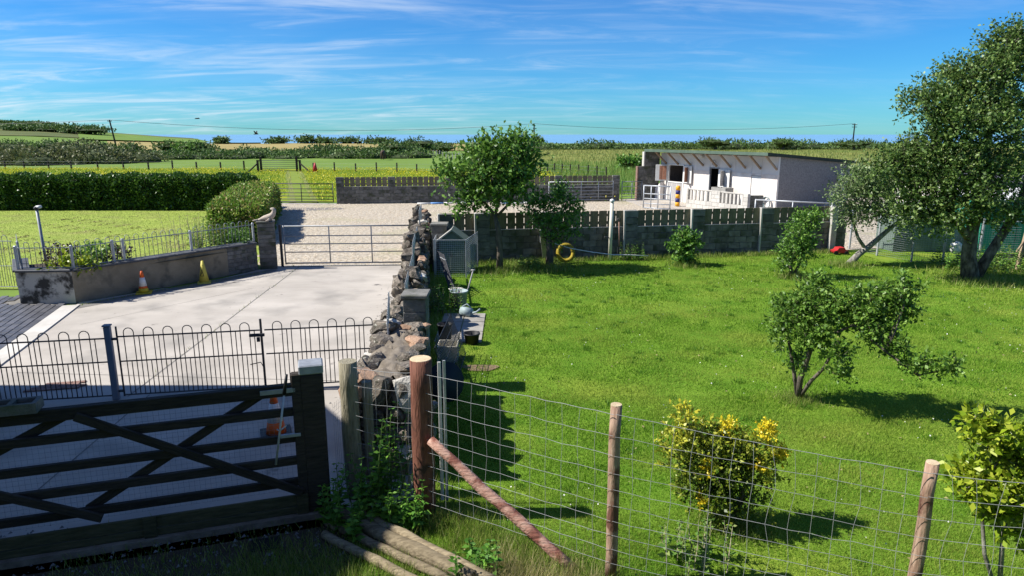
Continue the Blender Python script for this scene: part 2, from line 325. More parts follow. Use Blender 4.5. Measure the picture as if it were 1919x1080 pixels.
# ------------------------------------------------------------------ building helpers
WORLD_AT = {}
def tag(o, label=None, cat=None, group=None, kind=None):
    if label: o['label'] = label
    if cat: o['category'] = cat
    if group: o['group'] = group
    if kind: o['kind'] = kind
    return o
def thing(name, label, cat, loc, group=None):
    o = bpy.data.objects.new(name, None); COL.objects.link(o)
    o.empty_display_size = 0.2
    o.location = loc; WORLD_AT[o.name] = Vector(loc)
    return tag(o, label, cat, group)
def link(name, me, at, parent=None, rot=None, scale=None):
    o = bpy.data.objects.new(name, me); COL.objects.link(o)
    at = Vector(at); WORLD_AT[o.name] = at
    if parent is not None:
        o.parent = parent; o.location = at - WORLD_AT[parent.name]
    else: o.location = at
    if rot is not None:
        o.rotation_mode = 'QUATERNION'; o.rotation_quaternion = rot
    if scale is not None: o.scale = scale
    return o
class MB:
    """collects shapes in world coordinates, links them as one mesh object"""
    def __init__(s): s.v = []; s.f = []
    def add(s, vs, fs):
        b = len(s.v); s.v += [tuple(v) for v in vs]; s.f += [tuple(i + b for i in f) for f in fs]; return s
    def hexa(s, c):                                  # 8 corners: 4 bottom (ccw), 4 top
        return s.add(c, [(3, 2, 1, 0), (4, 5, 6, 7), (0, 1, 5, 4), (1, 2, 6, 5), (2, 3, 7, 6), (3, 0, 4, 7)])
    def box(s, x0, x1, y0, y1, z0, z1):
        return s.hexa([(x0, y0, z0), (x1, y0, z0), (x1, y1, z0), (x0, y1, z0), (x0, y0, z1), (x1, y0, z1), (x1, y1, z1), (x0, y1, z1)])
    def prism(s, poly, z0, z1):
        n = len(poly)
        vs = [(p[0], p[1], z0) for p in poly] + [(p[0], p[1], z1) for p in poly]
        fs = [tuple(range(n - 1, -1, -1)), tuple(range(n, 2 * n))] + [(i, (i + 1) % n, (i + 1) % n + n, i + n) for i in range(n)]
        return s.add(vs, fs)
    def tube(s, pts, r, n=6, caps=True):
        pts = [Vector(p) for p in pts]; k = len(pts)
        rs = r if isinstance(r, (list, tuple)) else [r] * k
        vs = []; up = None
        for i, p in enumerate(pts):
            d = (pts[min(i + 1, k - 1)] - pts[max(i - 1, 0)])
            d = d.normalized() if d.length > 1e-9 else Vector((0, 0, 1))
            if up is None: up = Vector((0, 0, 1)) if abs(d.z) < 0.9 else Vector((1, 0, 0))
            a = d.cross(up)
            if a.length < 1e-6: a = d.orthogonal()
            a.normalize(); b = a.cross(d).normalized(); up = b
            for j in range(n):
                t = 2 * math.pi * j / n
                vs.append(p + (a * math.cos(t) + b * math.sin(t)) * rs[i])
        fs = [(i * n + j, i * n + (j + 1) % n, (i + 1) * n + (j + 1) % n, (i + 1) * n + j) for i in range(k - 1) for j in range(n)]
        if caps: fs += [tuple(range(n - 1, -1, -1)), tuple(range((k - 1) * n, k * n))]
        return s.add(vs, fs)
    def lathe(s, prof, at=(0, 0, 0), n=16, caps=True):
        vs = [(at[0] + r * math.cos(2 * math.pi * j / n), at[1] + r * math.sin(2 * math.pi * j / n), at[2] + z) for r, z in prof for j in range(n)]
        k = len(prof)
        fs = [(i * n + j, i * n + (j + 1) % n, (i + 1) * n + (j + 1) % n, (i + 1) * n + j) for i in range(k - 1) for j in range(n)]
        if caps: fs += [tuple(range(n - 1, -1, -1)), tuple(range((k - 1) * n, k * n))]
        return s.add(vs, fs)
    def build(s, name, mat, parent=None, smooth=False, origin=None):
        v = np.array(s.v, dtype=float)
        if origin is None:
            lo, hi = v.min(0), v.max(0); origin = Vector(((lo[0] + hi[0]) / 2, (lo[1] + hi[1]) / 2, lo[2]))
        me = bpy.data.meshes.new(name)
        me.from_pydata([tuple(q) for q in (v - np.array(origin))], [], s.f)
        me.materials.append(mat)
        if smooth: me.polygons.foreach_set('use_smooth', [True] * len(me.polygons))
        me.update()
        return link(name, me, origin, parent)
CACHE = {}
def cbox_mesh(size, mat, bev=None):
    size = tuple(round(q, 3) for q in size)
    key = (size, mat.name, bev)
    if key in CACHE: return CACHE[key]
    b = bev if bev is not None else min(0.012, min(size) * 0.2)
    bm = bmesh.new()
    for sx in (-1, 1):
        for sy in (-1, 1):
            for sz in (-1, 1):
                h = [size[0] / 2, size[1] / 2, size[2] / 2]
                for a in range(3):
                    q = [h[i] - (0 if i == a else b) for i in range(3)]
                    bm.verts.new((sx * q[0], sy * q[1], sz * q[2]))
    bmesh.ops.convex_hull(bm, input=bm.verts)
    me = bpy.data.meshes.new('piece'); bm.to_mesh(me); bm.free()
    me.materials.append(mat); CACHE[key] = me
    return me
def piece(name, mat, size, at, parent=None, rz=0.0, quat=None, bev=None):
    q = quat if quat is not None else Euler((0, 0, rz)).to_quaternion()
    return link(name, cbox_mesh(size, mat, bev), at, parent, q)
def beam(name, mat, p, q, w, h, parent=None, bev=None):          # box whose local X runs from p to q
    p, q = Vector(p), Vector(q); d = q - p
    x = d.normalized(); y = Vector((0, 0, 1)).cross(x)
    y = y.normalized() if y.length > 1e-5 else Vector((0, 1, 0)); z = x.cross(y)
    rot = Matrix((x, y, z)).transposed().to_quaternion()
    return piece(name, mat, (d.length, w, h), (p + q) / 2, parent, quat=rot, bev=bev)
class Frame:
    """a line on the ground: s along it, t square to it (away from the camera), z up"""
    def __init__(s, A, B):
        s.A = Vector((A[0], A[1], 0)); d = Vector((B[0] - A[0], B[1] - A[1], 0)); s.L = d.length
        s.ex = d.normalized(); s.ey = Vector((-s.ex.y, s.ex.x, 0))
        s.rz = math.atan2(s.ex.y, s.ex.x)
    def p(s, a, t=0.0, z=0.0): return s.A + s.ex * a + s.ey * t + Vector((0, 0, z))
    def hexa(s, mb, a0, a1, t0, t1, z0, z1):
        return mb.hexa([s.p(a0, t0, z0), s.p(a1, t0, z0), s.p(a1, t1, z0), s.p(a0, t1, z0), s.p(a0, t0, z1), s.p(a1, t0, z1), s.p(a1, t1, z1), s.p(a0, t1, z1)])
    def piece(s, name, mat, a0, a1, t0, t1, z0, z1, parent=None, bev=None):
        return piece(name, mat, (a1 - a0, t1 - t0, z1 - z0), s.p((a0 + a1) / 2, (t0 + t1) / 2, (z0 + z1) / 2), parent, rz=s.rz, bev=bev)
def sheet(name, poly, z, mat, kind='structure', parent=None):
    mb = MB(); mb.add([(p[0], p[1], z) for p in poly], [tuple(range(len(poly)))])
    o = mb.build(name, mat, parent)
    if kind: o['kind'] = kind
    return o
def np_mesh(name, V, F, mat, parent=None, at=None, attr=None, smooth=False):
    """V (n,3) world, F (m,k) indices"""
    V = np.asarray(V, dtype=np.float32); F = np.asarray(F, dtype=np.int32)
    if at is None: at = Vector(((V[:, 0].min() + V[:, 0].max()) / 2, (V[:, 1].min() + V[:, 1].max()) / 2, float(V[:, 2].min())))
    V = V - np.array(at, dtype=np.float32)
    me = bpy.data.meshes.new(name)
    k = F.shape[1]
    me.vertices.add(len(V)); me.vertices.foreach_set('co', V.ravel())
    me.loops.add(F.size); me.loops.foreach_set('vertex_index', F.ravel())
    me.polygons.add(len(F)); me.polygons.foreach_set('loop_start', np.arange(0, F.size, k, dtype=np.int32))
    me.polygons.foreach_set('loop_total', np.full(len(F), k, dtype=np.int32))
    if attr is not None:
        a = me.attributes.new('rnd', 'FLOAT', 'FACE'); a.data.foreach_set('value', np.asarray(attr, dtype=np.float32))
    me.materials.append(mat); me.update(calc_edges=True)
    if smooth: me.polygons.foreach_set('use_smooth', [True] * len(F))
    return link(name, me, at, parent)
def unit(v): return v / np.maximum(np.linalg.norm(v, axis=1, keepdims=True), 1e-9)
def leaf_geo(P, Dn, size, width=0.5, fold=0.12):
    n = len(P)
    R_ = unit(rng.normal(size=(n, 3)) + np.array([0, 0, 0.9]))
    S = unit(np.cross(Dn, R_)); Nn = np.cross(S, Dn)
    sz = size[:, None]
    v = np.empty((n, 4, 3))
    v[:, 0] = P
    v[:, 1] = P + Dn * sz * 0.5 + S * sz * width * 0.5 + Nn * sz * fold
    v[:, 2] = P + Dn * sz - Nn * sz * fold * 0.6
    v[:, 3] = P + Dn * sz * 0.5 - S * sz * width * 0.5 + Nn * sz * fold
    return v.reshape(-1, 3), np.arange(4 * n).reshape(n, 4)
def leaves(name, P, Dn, size, mat, parent=None, width=0.5, fold=0.12, attr=None, at=None):
    V, F = leaf_geo(P, Dn, size, width, fold)
    return np_mesh(name, V, F, mat, parent, at, rng.random(len(P)) if attr is None else attr)
def blades(name, P, h, w, mat, lean=0.35, parent=None, kind='stuff', attr=None):
    n = len(P); a = rng.random(n) * 2 * math.pi
    S = np.stack([np.cos(a), np.sin(a), np.zeros(n)], 1) * (w[:, None] / 2)
    b = rng.random(n) * 2 * math.pi; l = lean * rng.random(n) * h
    T = P + np.stack([np.cos(b) * l, np.sin(b) * l, h], 1)
    V = np.stack([P - S, P + S, T], 1).reshape(-1, 3)
    o = np_mesh(name, V, np.arange(3 * n).reshape(n, 3), mat, parent, None, rng.random(n) if attr is None else attr)
    if kind: o['kind'] = kind
    return o
def clump_shoots(clumps, per, shoot_len, n_leaf):
    """clumps: (centre, (rx,ry,rz), shoots). Shoots start inside and point outwards; leaves sit along them"""
    P = []; Dn = []; ends = []
    for c, r, k in clumps:
        c = np.array(c); r = np.array(r)
        d = unit(rng.normal(size=(k, 3)) + np.array([0, 0, 0.15]))
        rad = rng.random(k)[:, None] ** 0.45
        st = c + d * r * rad * 0.95
        dirn = unit(d * 0.8 + rng.normal(size=(k, 3)) * 0.55 + np.array([0, 0, 0.45]))
        ln = shoot_len * (0.5 + rng.random(k))
        for j in range(n_leaf):
            t = (j + rng.random(k)) / n_leaf
            P.append(st + dirn * (ln * t)[:, None] + rng.normal(size=(k, 3)) * shoot_len * 0.06)
            Dn.append(unit(dirn * 0.6 + rng.normal(size=(k, 3)) * 0.7))
        ends.append((st, st + dirn * ln[:, None]))
    return np.concatenate(P), np.concatenate(Dn), ends
def limb(mb, p, q, r0, r1, bend=0.15, n=6, seg=5):
    p, q = Vector(p), Vector(q); d = q - p; L = d.length
    off = Vector((rnd.uniform(-1, 1), rnd.uniform(-1, 1), rnd.uniform(-0.2, 1.0))) * L * bend
    pts = [p.lerp(q, i / seg) + off * math.sin(math.pi * i / seg) + Vector((rnd.gauss(0, 1), rnd.gauss(0, 1), rnd.gauss(0, 1))) * L * 0.012 for i in range(seg + 1)]
    pts[0] = p; pts[-1] = q
    mb.tube(pts, [r0 + (r1 - r0) * i / seg for i in range(seg + 1)], n)
    return pts
def plant(name, label, cat, base, trunk, clumps, leaf, shoot, n_leaf, mat, bark, group=None, leaf_w=0.5, twigs=0.35, limb_r=0.02, crown_name='crown', attr_fn=None):
    """trunk: list of (points, radii); clumps as above. Parts: trunk, branch (each), twigs, crown"""
    t = thing(name, label, cat, base, group)
    mb = MB(); tops = []
    for pts, rad in trunk:
        mb.tube(pts, rad, 8); tops += [Vector(p) for p in pts[len(pts) // 2:]]
    mb.build('trunk', bark, t, True)
    for c, r, k in clumps:
        c = Vector(c); near = min(tops, key=lambda q: (q - c).length)
        if (near - c).length > 0.08:
            b = MB(); limb(b, near, c, limb_r, limb_r * 0.4)
            for _ in range(3):
                e = c + Vector((rnd.uniform(-1, 1) * r[0], rnd.uniform(-1, 1) * r[1], rnd.uniform(-0.3, 1) * r[2])) * 0.85
                limb(b, near.lerp(c, 0.75), e, limb_r * 0.45, limb_r * 0.15, n=4, seg=3)
            b.build('branch', bark, t, True)
    P, Dn, ends = clump_shoots(clumps, None, shoot, n_leaf)
    size = leaf * (0.65 + 0.7 * rng.random(len(P)))
    keep = P[:, 2] > base[2] + 0.02
    P, Dn, size = P[keep], Dn[keep], size[keep]
    leaves(crown_name, P, Dn, size, mat, t, leaf_w, attr=None if attr_fn is None else attr_fn(P))
    if twigs:
        st = np.concatenate([e[0] for e in ends]); en = np.concatenate([e[1] for e in ends])
        pick = rng.random(len(st)) < twigs; st, en = st[pick], en[pick]
        w = np.cross(en - st, rng.normal(size=st.shape)); w = unit(w) * leaf * 0.05
        w2 = np.cross(unit(en - st), w)
        V = np.stack([st + w, st - 0.5 * w + 0.87 * w2, st - 0.5 * w - 0.87 * w2, en], 1)
        k = len(st); F = np.array([[0, 1, 3], [1, 2, 3], [2, 0, 3]])[None] + 4 * np.arange(k)[:, None, None]
        np_mesh('twigs', V.reshape(-1, 3), F.reshape(-1, 3), bark, t)['kind'] = 'stuff'
    return t
STONES = []
def stone_mesh(mat, seed):
    r = random.Random(seed); bm = bmesh.new()
    bmesh.ops.create_icosphere(bm, subdivisions=2, radius=1.0)
    ph = [Vector((r.gauss(0, 1), r.gauss(0, 1), r.gauss(0, 1))).normalized() for _ in range(12)]
    cut = [r.uniform(0.36, 0.7) for _ in ph]
    for v in bm.verts:
        p = v.co.copy()
        for a, c in zip(ph, cut):                       # cleaved faces
            e = p.dot(a)
            if e > c: p -= a * (e - c) * 0.92
        v.co = p + Vector((r.gauss(0, 1), r.gauss(0, 1), r.gauss(0, 1))) * 0.025
    bmesh.ops.dissolve_limit(bm, angle_limit=math.radians(7), verts=bm.verts, edges=bm.edges)
    bmesh.ops.triangulate(bm, faces=bm.faces)
    xs = [[v.co[i] for v in bm.verts] for i in range(3)]
    for v in bm.verts:
        for i in range(3): v.co[i] = (v.co[i] - (min(xs[i]) + max(xs[i])) / 2) / (max(xs[i]) - min(xs[i]))
    me = bpy.data.meshes.new('stone'); bm.to_mesh(me); bm.free(); me.materials.append(mat)
    return me
STONES = [stone_mesh(m_stone, 5 + i) for i in range(6)] + [stone_mesh(m_stone_red, 40), stone_mesh(m_stone_red, 41), stone_mesh(m_stone_white, 50)]
def stone(parent, at, size, rz=0.0, kind=None):
    me = STONES[kind] if kind is not None else STONES[rnd.choice([0, 1, 2, 3, 4, 5] * 3 + [6, 7, 8])]
    q = Euler((rnd.gauss(0, 0.1), rnd.gauss(0, 0.1), rz + rnd.gauss(0, 0.12))).to_quaternion()
    return link('stone', me, at, parent, q, size)

# ------------------------------------------------------------------ terrain, fields, sea
def sstep(a, b, x):
    t = np.clip((x - a) / (b - a), 0, 1); return t * t * (3 - 2 * t)
def terrain_z(x, y):
    x = np.asarray(x, float); y = np.asarray(y, float)
    a = x / np.maximum(y, 1.0)
    ridge = np.interp(a, [-2.5, -1.2, -0.78, -0.68, -0.6, -0.5, -0.42, -0.3], [20, 15, 12, 10.5, 6.0, 1.5, -1.5, -6])
    z1 = ridge * sstep(190, 600, y) - 80 * sstep(640, 900, y)
    z2 = -80 * sstep(300, 460, y)
    w = sstep(-0.44, -0.3, a)
    return (1 - w) * z1 + w * z2
ys = np.concatenate([np.linspace(-40, 40, 5), np.linspace(60, 300, 13), np.linspace(320, 640, 17), np.linspace(680, 900, 6), [1200]])
fx = np.concatenate([np.linspace(-2.4, -0.9, 6), np.linspace(-0.8, 0.9, 35), np.linspace(1.1, 2.4, 5)])
V = []
for y in ys:
    w = max(y, 60.0)
    for f in fx: V.append((f * w, y, 0))
V = np.array(V); V[:, 2] = terrain_z(V[:, 0], V[:, 1])
nx = len(fx)
F = [(i * nx + j, i * nx + j + 1, (i + 1) * nx + j + 1, (i + 1) * nx + j) for i in range(len(ys) - 1) for j in range(nx - 1)]
V[:, 2] -= 0.012
np_mesh('ground', V, F, m_field, smooth=True)['kind'] = 'structure'
def patch(name, f0, f1, y0, y1, lift, mat, nf=24, ny=8):
    """a field laid over the terrain between two bearings and two distances; f0,f1 may be functions of y"""
    V = []
    for y in np.linspace(y0, y1, ny):
        a, b = (f0(y) if callable(f0) else f0), (f1(y) if callable(f1) else f1)
        for f in np.linspace(a, b, nf): V.append((f * y, y, 0))
    V = np.array(V); V[:, 2] = terrain_z(V[:, 0], V[:, 1]) + lift
    F = [(i * nf + j, i * nf + j + 1, (i + 1) * nf + j + 1, (i + 1) * nf + j) for i in range(ny - 1) for j in range(nf - 1)]
    o = np_mesh(name, V, F, mat, smooth=True); o['kind'] = 'structure'; return o
patch('hill', -2.0, -0.28, 330, 640, 0.25, m_heath, 40, 14)
patch('hill_pasture', -0.62, -0.36, 300, 470, 0.6, m_field, 16, 6)
patch('ripe_field', -0.58, 0.03, 165, 295, 0.15, m_tan, 30, 6)
patch('rough_field', lambda y: 0.055 if y < 80 else -0.01, 1.6, 58, 200, 0.05, m_rough, 24, 8)
sheet('buttercup_field', [(-75, 46), (-15, 41.0), (7, 42.4), (4.6, 66), (1.5, 79), (-75, 83)], 0.006, m_butter)
sheet('track', [(-13.3, 40.6), (-11.5, 40.4), (-22.9, 75.5), (-25.0, 76)], 0.022, M('worn_track', (0.13, 0.19, 0.025), (0.2, 0.24, 0.035), 0.5, rand=0, coord='World', spec=0.1, bump=0.3))
for k, dx in enumerate((0.45, 1.75)):
    sheet('wheel_rut', [(-13.6 + dx, 40.6), (-13.25 + dx, 40.6), (-25.0 + dx * 1.1, 76), (-25.4 + dx * 1.1, 76)], 0.03, M('worn_rut', (0.15, 0.19, 0.035), (0.22, 0.22, 0.07), 0.9, rand=0, coord='World', spec=0.1, bump=0.3))
sea = sheet('sea', [(-60000, 500), (60000, 500), (60000, 60000), (-60000, 60000)], -66, m_sea)

# the yard, paths and lawns close by
WALLX = lambda y: -1.05 - (y - 7.0) * 0.105               # garden side of the stone wall
BWA, BWB = Vector((-2.9, 21.03, 0)), Vector((11.9, 23.6, 0))     # front face of the block wall
BWF = Frame(BWA, BWB)
sheet('garden_lawn', [(-6, 2), (9, 1), (26, 12), (24, 27.5), (11.9, 23.5), (-2.9, 20.95), (-2.6, 19.0), (-1.6, 9.5), (-1.0, 6.9), (-2.0, 6.4), (-6, 5.2)], 0.0, m_lawn)
sheet('left_lawn', [(-40, 17.4), (-12.9, 17.4), (-11.6, 17.2), (-10.2, 17.2), (-7.8, 20.6), (-9.0, 24.5), (-13.0, 37.5), (-40, 37.5)], 0.004, m_lawn2)
sheet('yard', [(-8.75, 10.1), (-8.5, 4.2), (-4.9, 5.45), (-1.9, 6.4), (-1.0, 7.0), (-1.2, 9.5), (-2.4, 19.5), (-2.9, 21.2), (-7.3, 20.9), (-8.4, 18.5), (-10.45, 16.0), (-9.2, 11.3)], 0.004, m_concrete)
sheet('gravel_yard', [(-7.3, 20.86), (-2.9, 21.16), (11.9, 23.8), (26, 28), (24, 44), (8, 43.2), (-10.2, 39.9), (-14.9, 40.4), (-13.2, 37), (-8.9, 25)], 0.008, m_gravel)
sheet('stable_apron', [(6.8, 42.4), (7.4, 37.2), (10.2, 31.0), (15.4, 33.4), (13.6, 35.2), (9.2, 43.0)], 0.014, m_concrete)
sheet('gate_sill', [(-14.6, 40.0), (-10.2, 39.6), (-10.25, 40.15), (-14.6, 40.55)], 0.016, m_concrete)
sheet('puddle', [(-11.0 + 1.5 * math.cos(a) * 1.25, 37.2 + 0.75 * math.sin(a) * (1 + 0.2 * math.sin(3 * a))) for a in np.linspace(0, 2 * math.pi, 24)[:-1]], 0.012,
      M('wet_gravel', (0.13, 0.115, 0.1), (0.2, 0.18, 0.16), 5, rough=0.6, bump=0.3, rand=0, coord='World'))
# joints sawn in the concrete, and a crack
for a, b, w in ((G(560, 500), G(240, 745), 0.022), (G(280, 742), G(60, 930), 0.02), (G(30, 700), G(650, 716), 0.012), (G(150, 610), G(480, 540), 0.01)):
    d = (b - a).normalized(); n = Vector((-d.y, d.x, 0)) * w / 2
    sheet('yard_joint', [a - n, b - n, b + n, a + n], 0.0082, m_joint)
sheet('gutter_strip', [G(145, 580), G(500, 512), G(522, 506), G(515, 503), G(150, 572)], 0.0078, m_joint)
# pale kerb between the yard and the dark paving
kf = Frame(G(150, 574), G(-60, 735))
o = MB(); kf.hexa(o, 0, kf.L, -0.36, 0.0, 0, 0.03); kerb = o.build('kerb', m_kerb); kerb['kind'] = 'structure'
# dark block paving: pavers laid in rows along the kerb
pav = sheet('paving', [kf.p(-1.5, -0.36), kf.p(kf.L, -0.36), kf.p(kf.L, -6), kf.p(-1.5, -6)], 0.002, m_mortar)
pm = cbox_mesh((0.305, 0.152, 0.05), m_paver, 0.008)
cnt = 0
for j in range(28):
    for i in range(34):
        s_, t_ = -1.4 + i * 0.315 + (0.157 if j % 2 else 0), -0.36 - 0.085 - j * 0.162
        p = kf.p(s_, t_)
        depth = p.y * CP + CAM_H * SP
        if s_ > kf.L or abs(p.x) / depth > 0.77 or p.y > 17.2 or cnt >= 300: continue
        if p.y > 15.75 and p.x > -12.2: continue
        link('paver', pm, (p.x, p.y, 0.002 + rnd.uniform(-0.002, 0.003)), pav, Euler((0, 0, kf.rz)).to_quaternion()); cnt += 1
# concrete sill under the wooden gate
GF = Frame((-2.06, 6.62), (-4.86, 5.73))          # runs to the left, t towards the camera
o = MB(); GF.hexa(o, -0.15, 4.6, -0.1, 0.1, 0, 0.07); o.build('gate_threshold', m_cement)['kind'] = 'structure'
sheet('forecourt', [GF.p(-0.4, 0.1), GF.p(5.0, 0.1), (-7, 2), (-1.2, 3.2)], 0.004, m_soil)
slab = MB()
for i in range(2):
    for j in range(3):
        slab.box(-1.52 + i * 0.47, -1.07 + i * 0.47, 12.75 + j * 0.72, 13.44 + j * 0.72, 0, 0.03)
tag(slab.build('slab_path', M('worn_slab', (0.2, 0.185, 0.16), (0.33, 0.31, 0.275), 3, rand=0, bump=0.3)), kind='structure')
# loose stones over the gravel yard, and grit by the gate
def pebbles(name, P, size, mat):
    n = len(P); base = np.array([[1, 0, -.3], [-.5, .87, -.3], [-.5, -.87, -.3], [0, 0, .7]])
    V = P[:, None, :] + base[None] * size[:, None, None] * (0.6 + 0.8 * rng.random((n, 4, 1)))
    Fc = np.array([[0, 1, 3], [1, 2, 3], [2, 0, 3]])[None] + 4 * np.arange(n)[:, None, None]
    np_mesh(name, V.reshape(-1, 3), Fc.reshape(-1, 3), mat, None, None)['kind'] = 'stuff'
n = 26000
P = np.stack([rng.uniform(-13, 13, n), rng.uniform(21, 41, n), np.full(n, 0.012)], 1)
P = P[(P[:, 0] > -8.6 - (P[:, 1] - 24).clip(0) * 0.32) & (P[:, 1] > 21.3 + np.maximum(P[:, 0], -3) * 0.175 + 0.7 * (P[:, 0] > -3.2)) & (P[:, 1] < 39.7 + (P[:, 0] + 10) * 0.1)]
pebbles('gravel_stones', P, 0.02 + 0.05 * rng.random(len(P)) ** 2, m_pebble)
n = 1500
P = np.stack([rng.uniform(-5.5, -1.6, n), rng.uniform(4.2, 6.4, n), np.full(n, 0.008)], 1)
pebbles('forecourt_grit', P, 0.008 + 0.03 * rng.random(n) ** 3, M('grit', (0.06, 0.06, 0.06), (0.24, 0.235, 0.23), 12, rand=0, bump=0, coord='World'))

# ------------------------------------------------------------------ house out of frame on the left, whose shadow lies over the gate
hs = thing('house', 'two storey house left of the yard whose shadow covers the gate', 'house', (-13, 6.4, 0))
o = MB(); X0, X1, Y0, Y1, EV, RG = -19.0, -8.75, 2.6, 10.25, 5.3, 8.1; YM = (Y0 + Y1) / 2
o.add([(X0, Y0, 0), (X1, Y0, 0), (X1, Y1, 0), (X0, Y1, 0), (X0, Y0, EV), (X1, Y0, EV), (X1, Y1, EV), (X0, Y1, EV), (X0, YM, RG), (X1, YM, RG)],
      [(0, 1, 5, 4), (1, 2, 6, 9, 5), (2, 3, 7, 6), (3, 0, 4, 8, 7), (4, 5, 9, 8), (6, 7, 8, 9)])
o.build('wall', m_brick, hs)
o = MB(); o.box(-8.7, 9.0, -9.5, -2.2, 0, 5.4); o.build('sky_blocker_wing', m_brick, hs)  # unseen wing behind the camera, added to block sky light and deepen shade
o = MB(); o.add([(-8.7, -9.8, 5.4), (9.2, -9.8, 5.4), (9.2, -1.9, 5.4), (-8.7, -1.9, 5.4), (-8.7, -5.85, 8.2), (9.2, -5.85, 8.2)], [(0, 1, 5, 4), (2, 3, 4, 5), (0, 4, 3), (1, 2, 5), (0, 3, 2, 1)]); o.build('sky_blocker_roof', m_slate, hs)  # roof of the added wing, also unseen
o = MB()
for ya, yb in ((Y0 - 0.3, YM), (Y1 + 0.05, YM)):
    za = EV + (RG - EV) * (1 - abs(ya - YM) / (YM - Y0))
    o.hexa([(X0 - .1, ya, za + .02), (X1 + .1, ya, za + .02), (X1 + .1, yb, RG + .02), (X0 - .1, yb, RG + .02), (X0 - .1, ya, za + .16), (X1 + .1, ya, za + .16), (X1 + .1, yb, RG + .16), (X0 - .1, yb, RG + .16)])
o.build('roof', m_slate, hs)

# ------------------------------------------------------------------ block walls with board infill
def block_run(f, parent, s0, s1, t0, t1, z0, z1, bl=0.44, bh=0.215, mat=m_block, name='block'):
    """courses of blocks with recessed mortar behind them"""
    rows = max(1, round((z1 - z0) / bh)); h = (z1 - z0) / rows
    for r in range(rows):
        s = s0 - (bl / 2 if r % 2 and (s1 - s0) > bl * 1.2 else 0)
        while s < s1 - 0.02:
            a, b = max(s, s0), min(s + bl, s1)
            if b - a > 0.05:
                f.piece(name, mat, a + 0.005, b - 0.005, t0 + rnd.uniform(0, 0.006), t1, z0 + r * h + 0.005, z0 + (r + 1) * h - 0.005, parent, bev=0.006)
            s += bl
def slat_wall(name, label, f, piers, s_end, zt, zb, board, gap, pier_w=0.44, thick=0.215, board_t=0.03, cap=True, pier_proud=0.0, bl=0.44):
    t = thing(name, label, 'wall', f.p(f.L / 2))
    core = MB(); f.hexa(core, 0.02, s_end - 0.02, 0.03, thick - 0.03, 0, zb - 0.01); core.build('mortar_core', m_mortar, t)
    block_run(f, t, 0, s_end, 0, thick, 0, zb, bl=bl)
    for s in piers:
        block_run(f, t, s, s + pier_w, -pier_proud, thick, zb if not pier_proud else 0.0, zt, bl=pier_w, name='pier_block')
    ps = sorted(piers)
    for a, b in zip(ps[:-1], ps[1:]):
        s = a + pier_w + gap; n = max(1, round((b - s) / (board + gap))); w = (b - s - n * gap) / n
        for i in range(n):
            q = s + i * (w + gap)
            f.piece('board', m_board, q, q + w, 0.05 + rnd.uniform(0, .008), 0.05 + board_t, zb + 0.015, zt - rnd.uniform(0.0, 0.008), t, bev=0.004)
        f.piece('rail', m_timber, a + pier_w, b, 0.085, 0.135, zb + 0.1, zb + 0.19, t, bev=0.005)
        f.piece('rail', m_timber, a + pier_w, b, 0.085, 0.135, zt - 0.18, zt - 0.1, t, bev=0.005)
        f.piece('sill', m_pale_block, a + pier_w, b, -0.012, 0.05, zb - 0.004, zb + 0.012, t, bev=0.003)
    return t
def s_of(f, x, y):                      # where the sight line through a pixel meets a wall line
    a, b, d = ray(x, y); k = (f.ey.dot(f.A)) / (f.ey.x * a + f.ey.y * b)
    return (Vector((a * k, b * k, 0)) - f.A).dot(f.ex)
bp = [s_of(BWF, x, 440) for x in (825, 893, 1015, 1171, 1296, 1425, 1556)]
bw = slat_wall('boarded_block_wall', 'grey block wall with upright boards between piers behind the garden lawn', BWF, bp, BWF.L - 0.3, 1.57, 1.03, 0.262, 0.026, pier_w=0.42, pier_proud=0.06)
for s in bp:                                            # pale strip painting sunlight onto the left face of each pier
    BWF.piece('pier_sunlit_strip', m_pale_block, s - 0.065, s - 0.005, -0.075, 0.1, 0.0 if s > bp[2] else 0.6, 1.575, bw, bev=0.005)
BWF.piece('concrete_post', m_pale_block, bp[-1] - 0.1, bp[-1] + 0.12, -0.16, -0.065, 0, 1.56, bw)
FWF = Frame((-10.2, 39.86), (6.55, 41.8))
fp = [0.0] + [s_of(FWF, x, 355) for x in (727, 835, 930, 1040)] + [FWF.L - 0.45]
fw = slat_wall('far_boarded_wall', 'long low grey block wall with boards along the far side of the gravel', FWF, fp, FWF.L, 1.55, 1.0, 0.27, 0.05, pier_w=0.45)

# ------------------------------------------------------------------ left garden wall, pillar, railings
lw = [Vector(p) for p in ((-12.85, 17.35, 0), (-11.74, 15.82, 0), (-10.48, 15.92, 0), (-8.72, 18.5, 0), (-7.62, 20.15, 0))]
gw = thing('garden_retaining_wall', 'low rendered garden wall with slate coping left of the concrete yard', 'wall', (-10, 17, 0))
for i, (nm, mt) in enumerate((('end_wall', m_flaky), ('white_wall', m_flaky), ('rendered_wall', m_render), ('rendered_wall', m_render))):
    f = Frame(lw[i], lw[i + 1]); ln = f.L
    if i < 3:
        o = MB(); f.hexa(o, 0.0, ln - (0.9 if i == 3 else 0), 0.0, 0.24, 0, 0.8)
        q = o.build(nm, mt, gw)
        if i == 1: q['label'] = 'flaking white painted end of the wall'
    else:
        o = MB(); f.hexa(o, 0.0, ln - 1.0, 0.0, 0.24, 0, 0.8); o.build(nm, mt, gw)
        o = MB(); f.hexa(o, ln - 1.0, ln, 0.02, 0.22, 0, 0.8); o.build('mortar_core', m_mortar, gw)
        block_run(f, gw, ln - 1.0, ln, 0.0, 0.24, 0, 0.8, bh=0.11)
    n = max(1, round(ln / 0.55))
    for k in range(n):
        f.piece('coping', m_coping, ln * k / n + 0.004, ln * (k + 1) / n - 0.004, -0.05, 0.29, 0.8, 0.85 + rnd.uniform(0, .006), gw, bev=0.008)
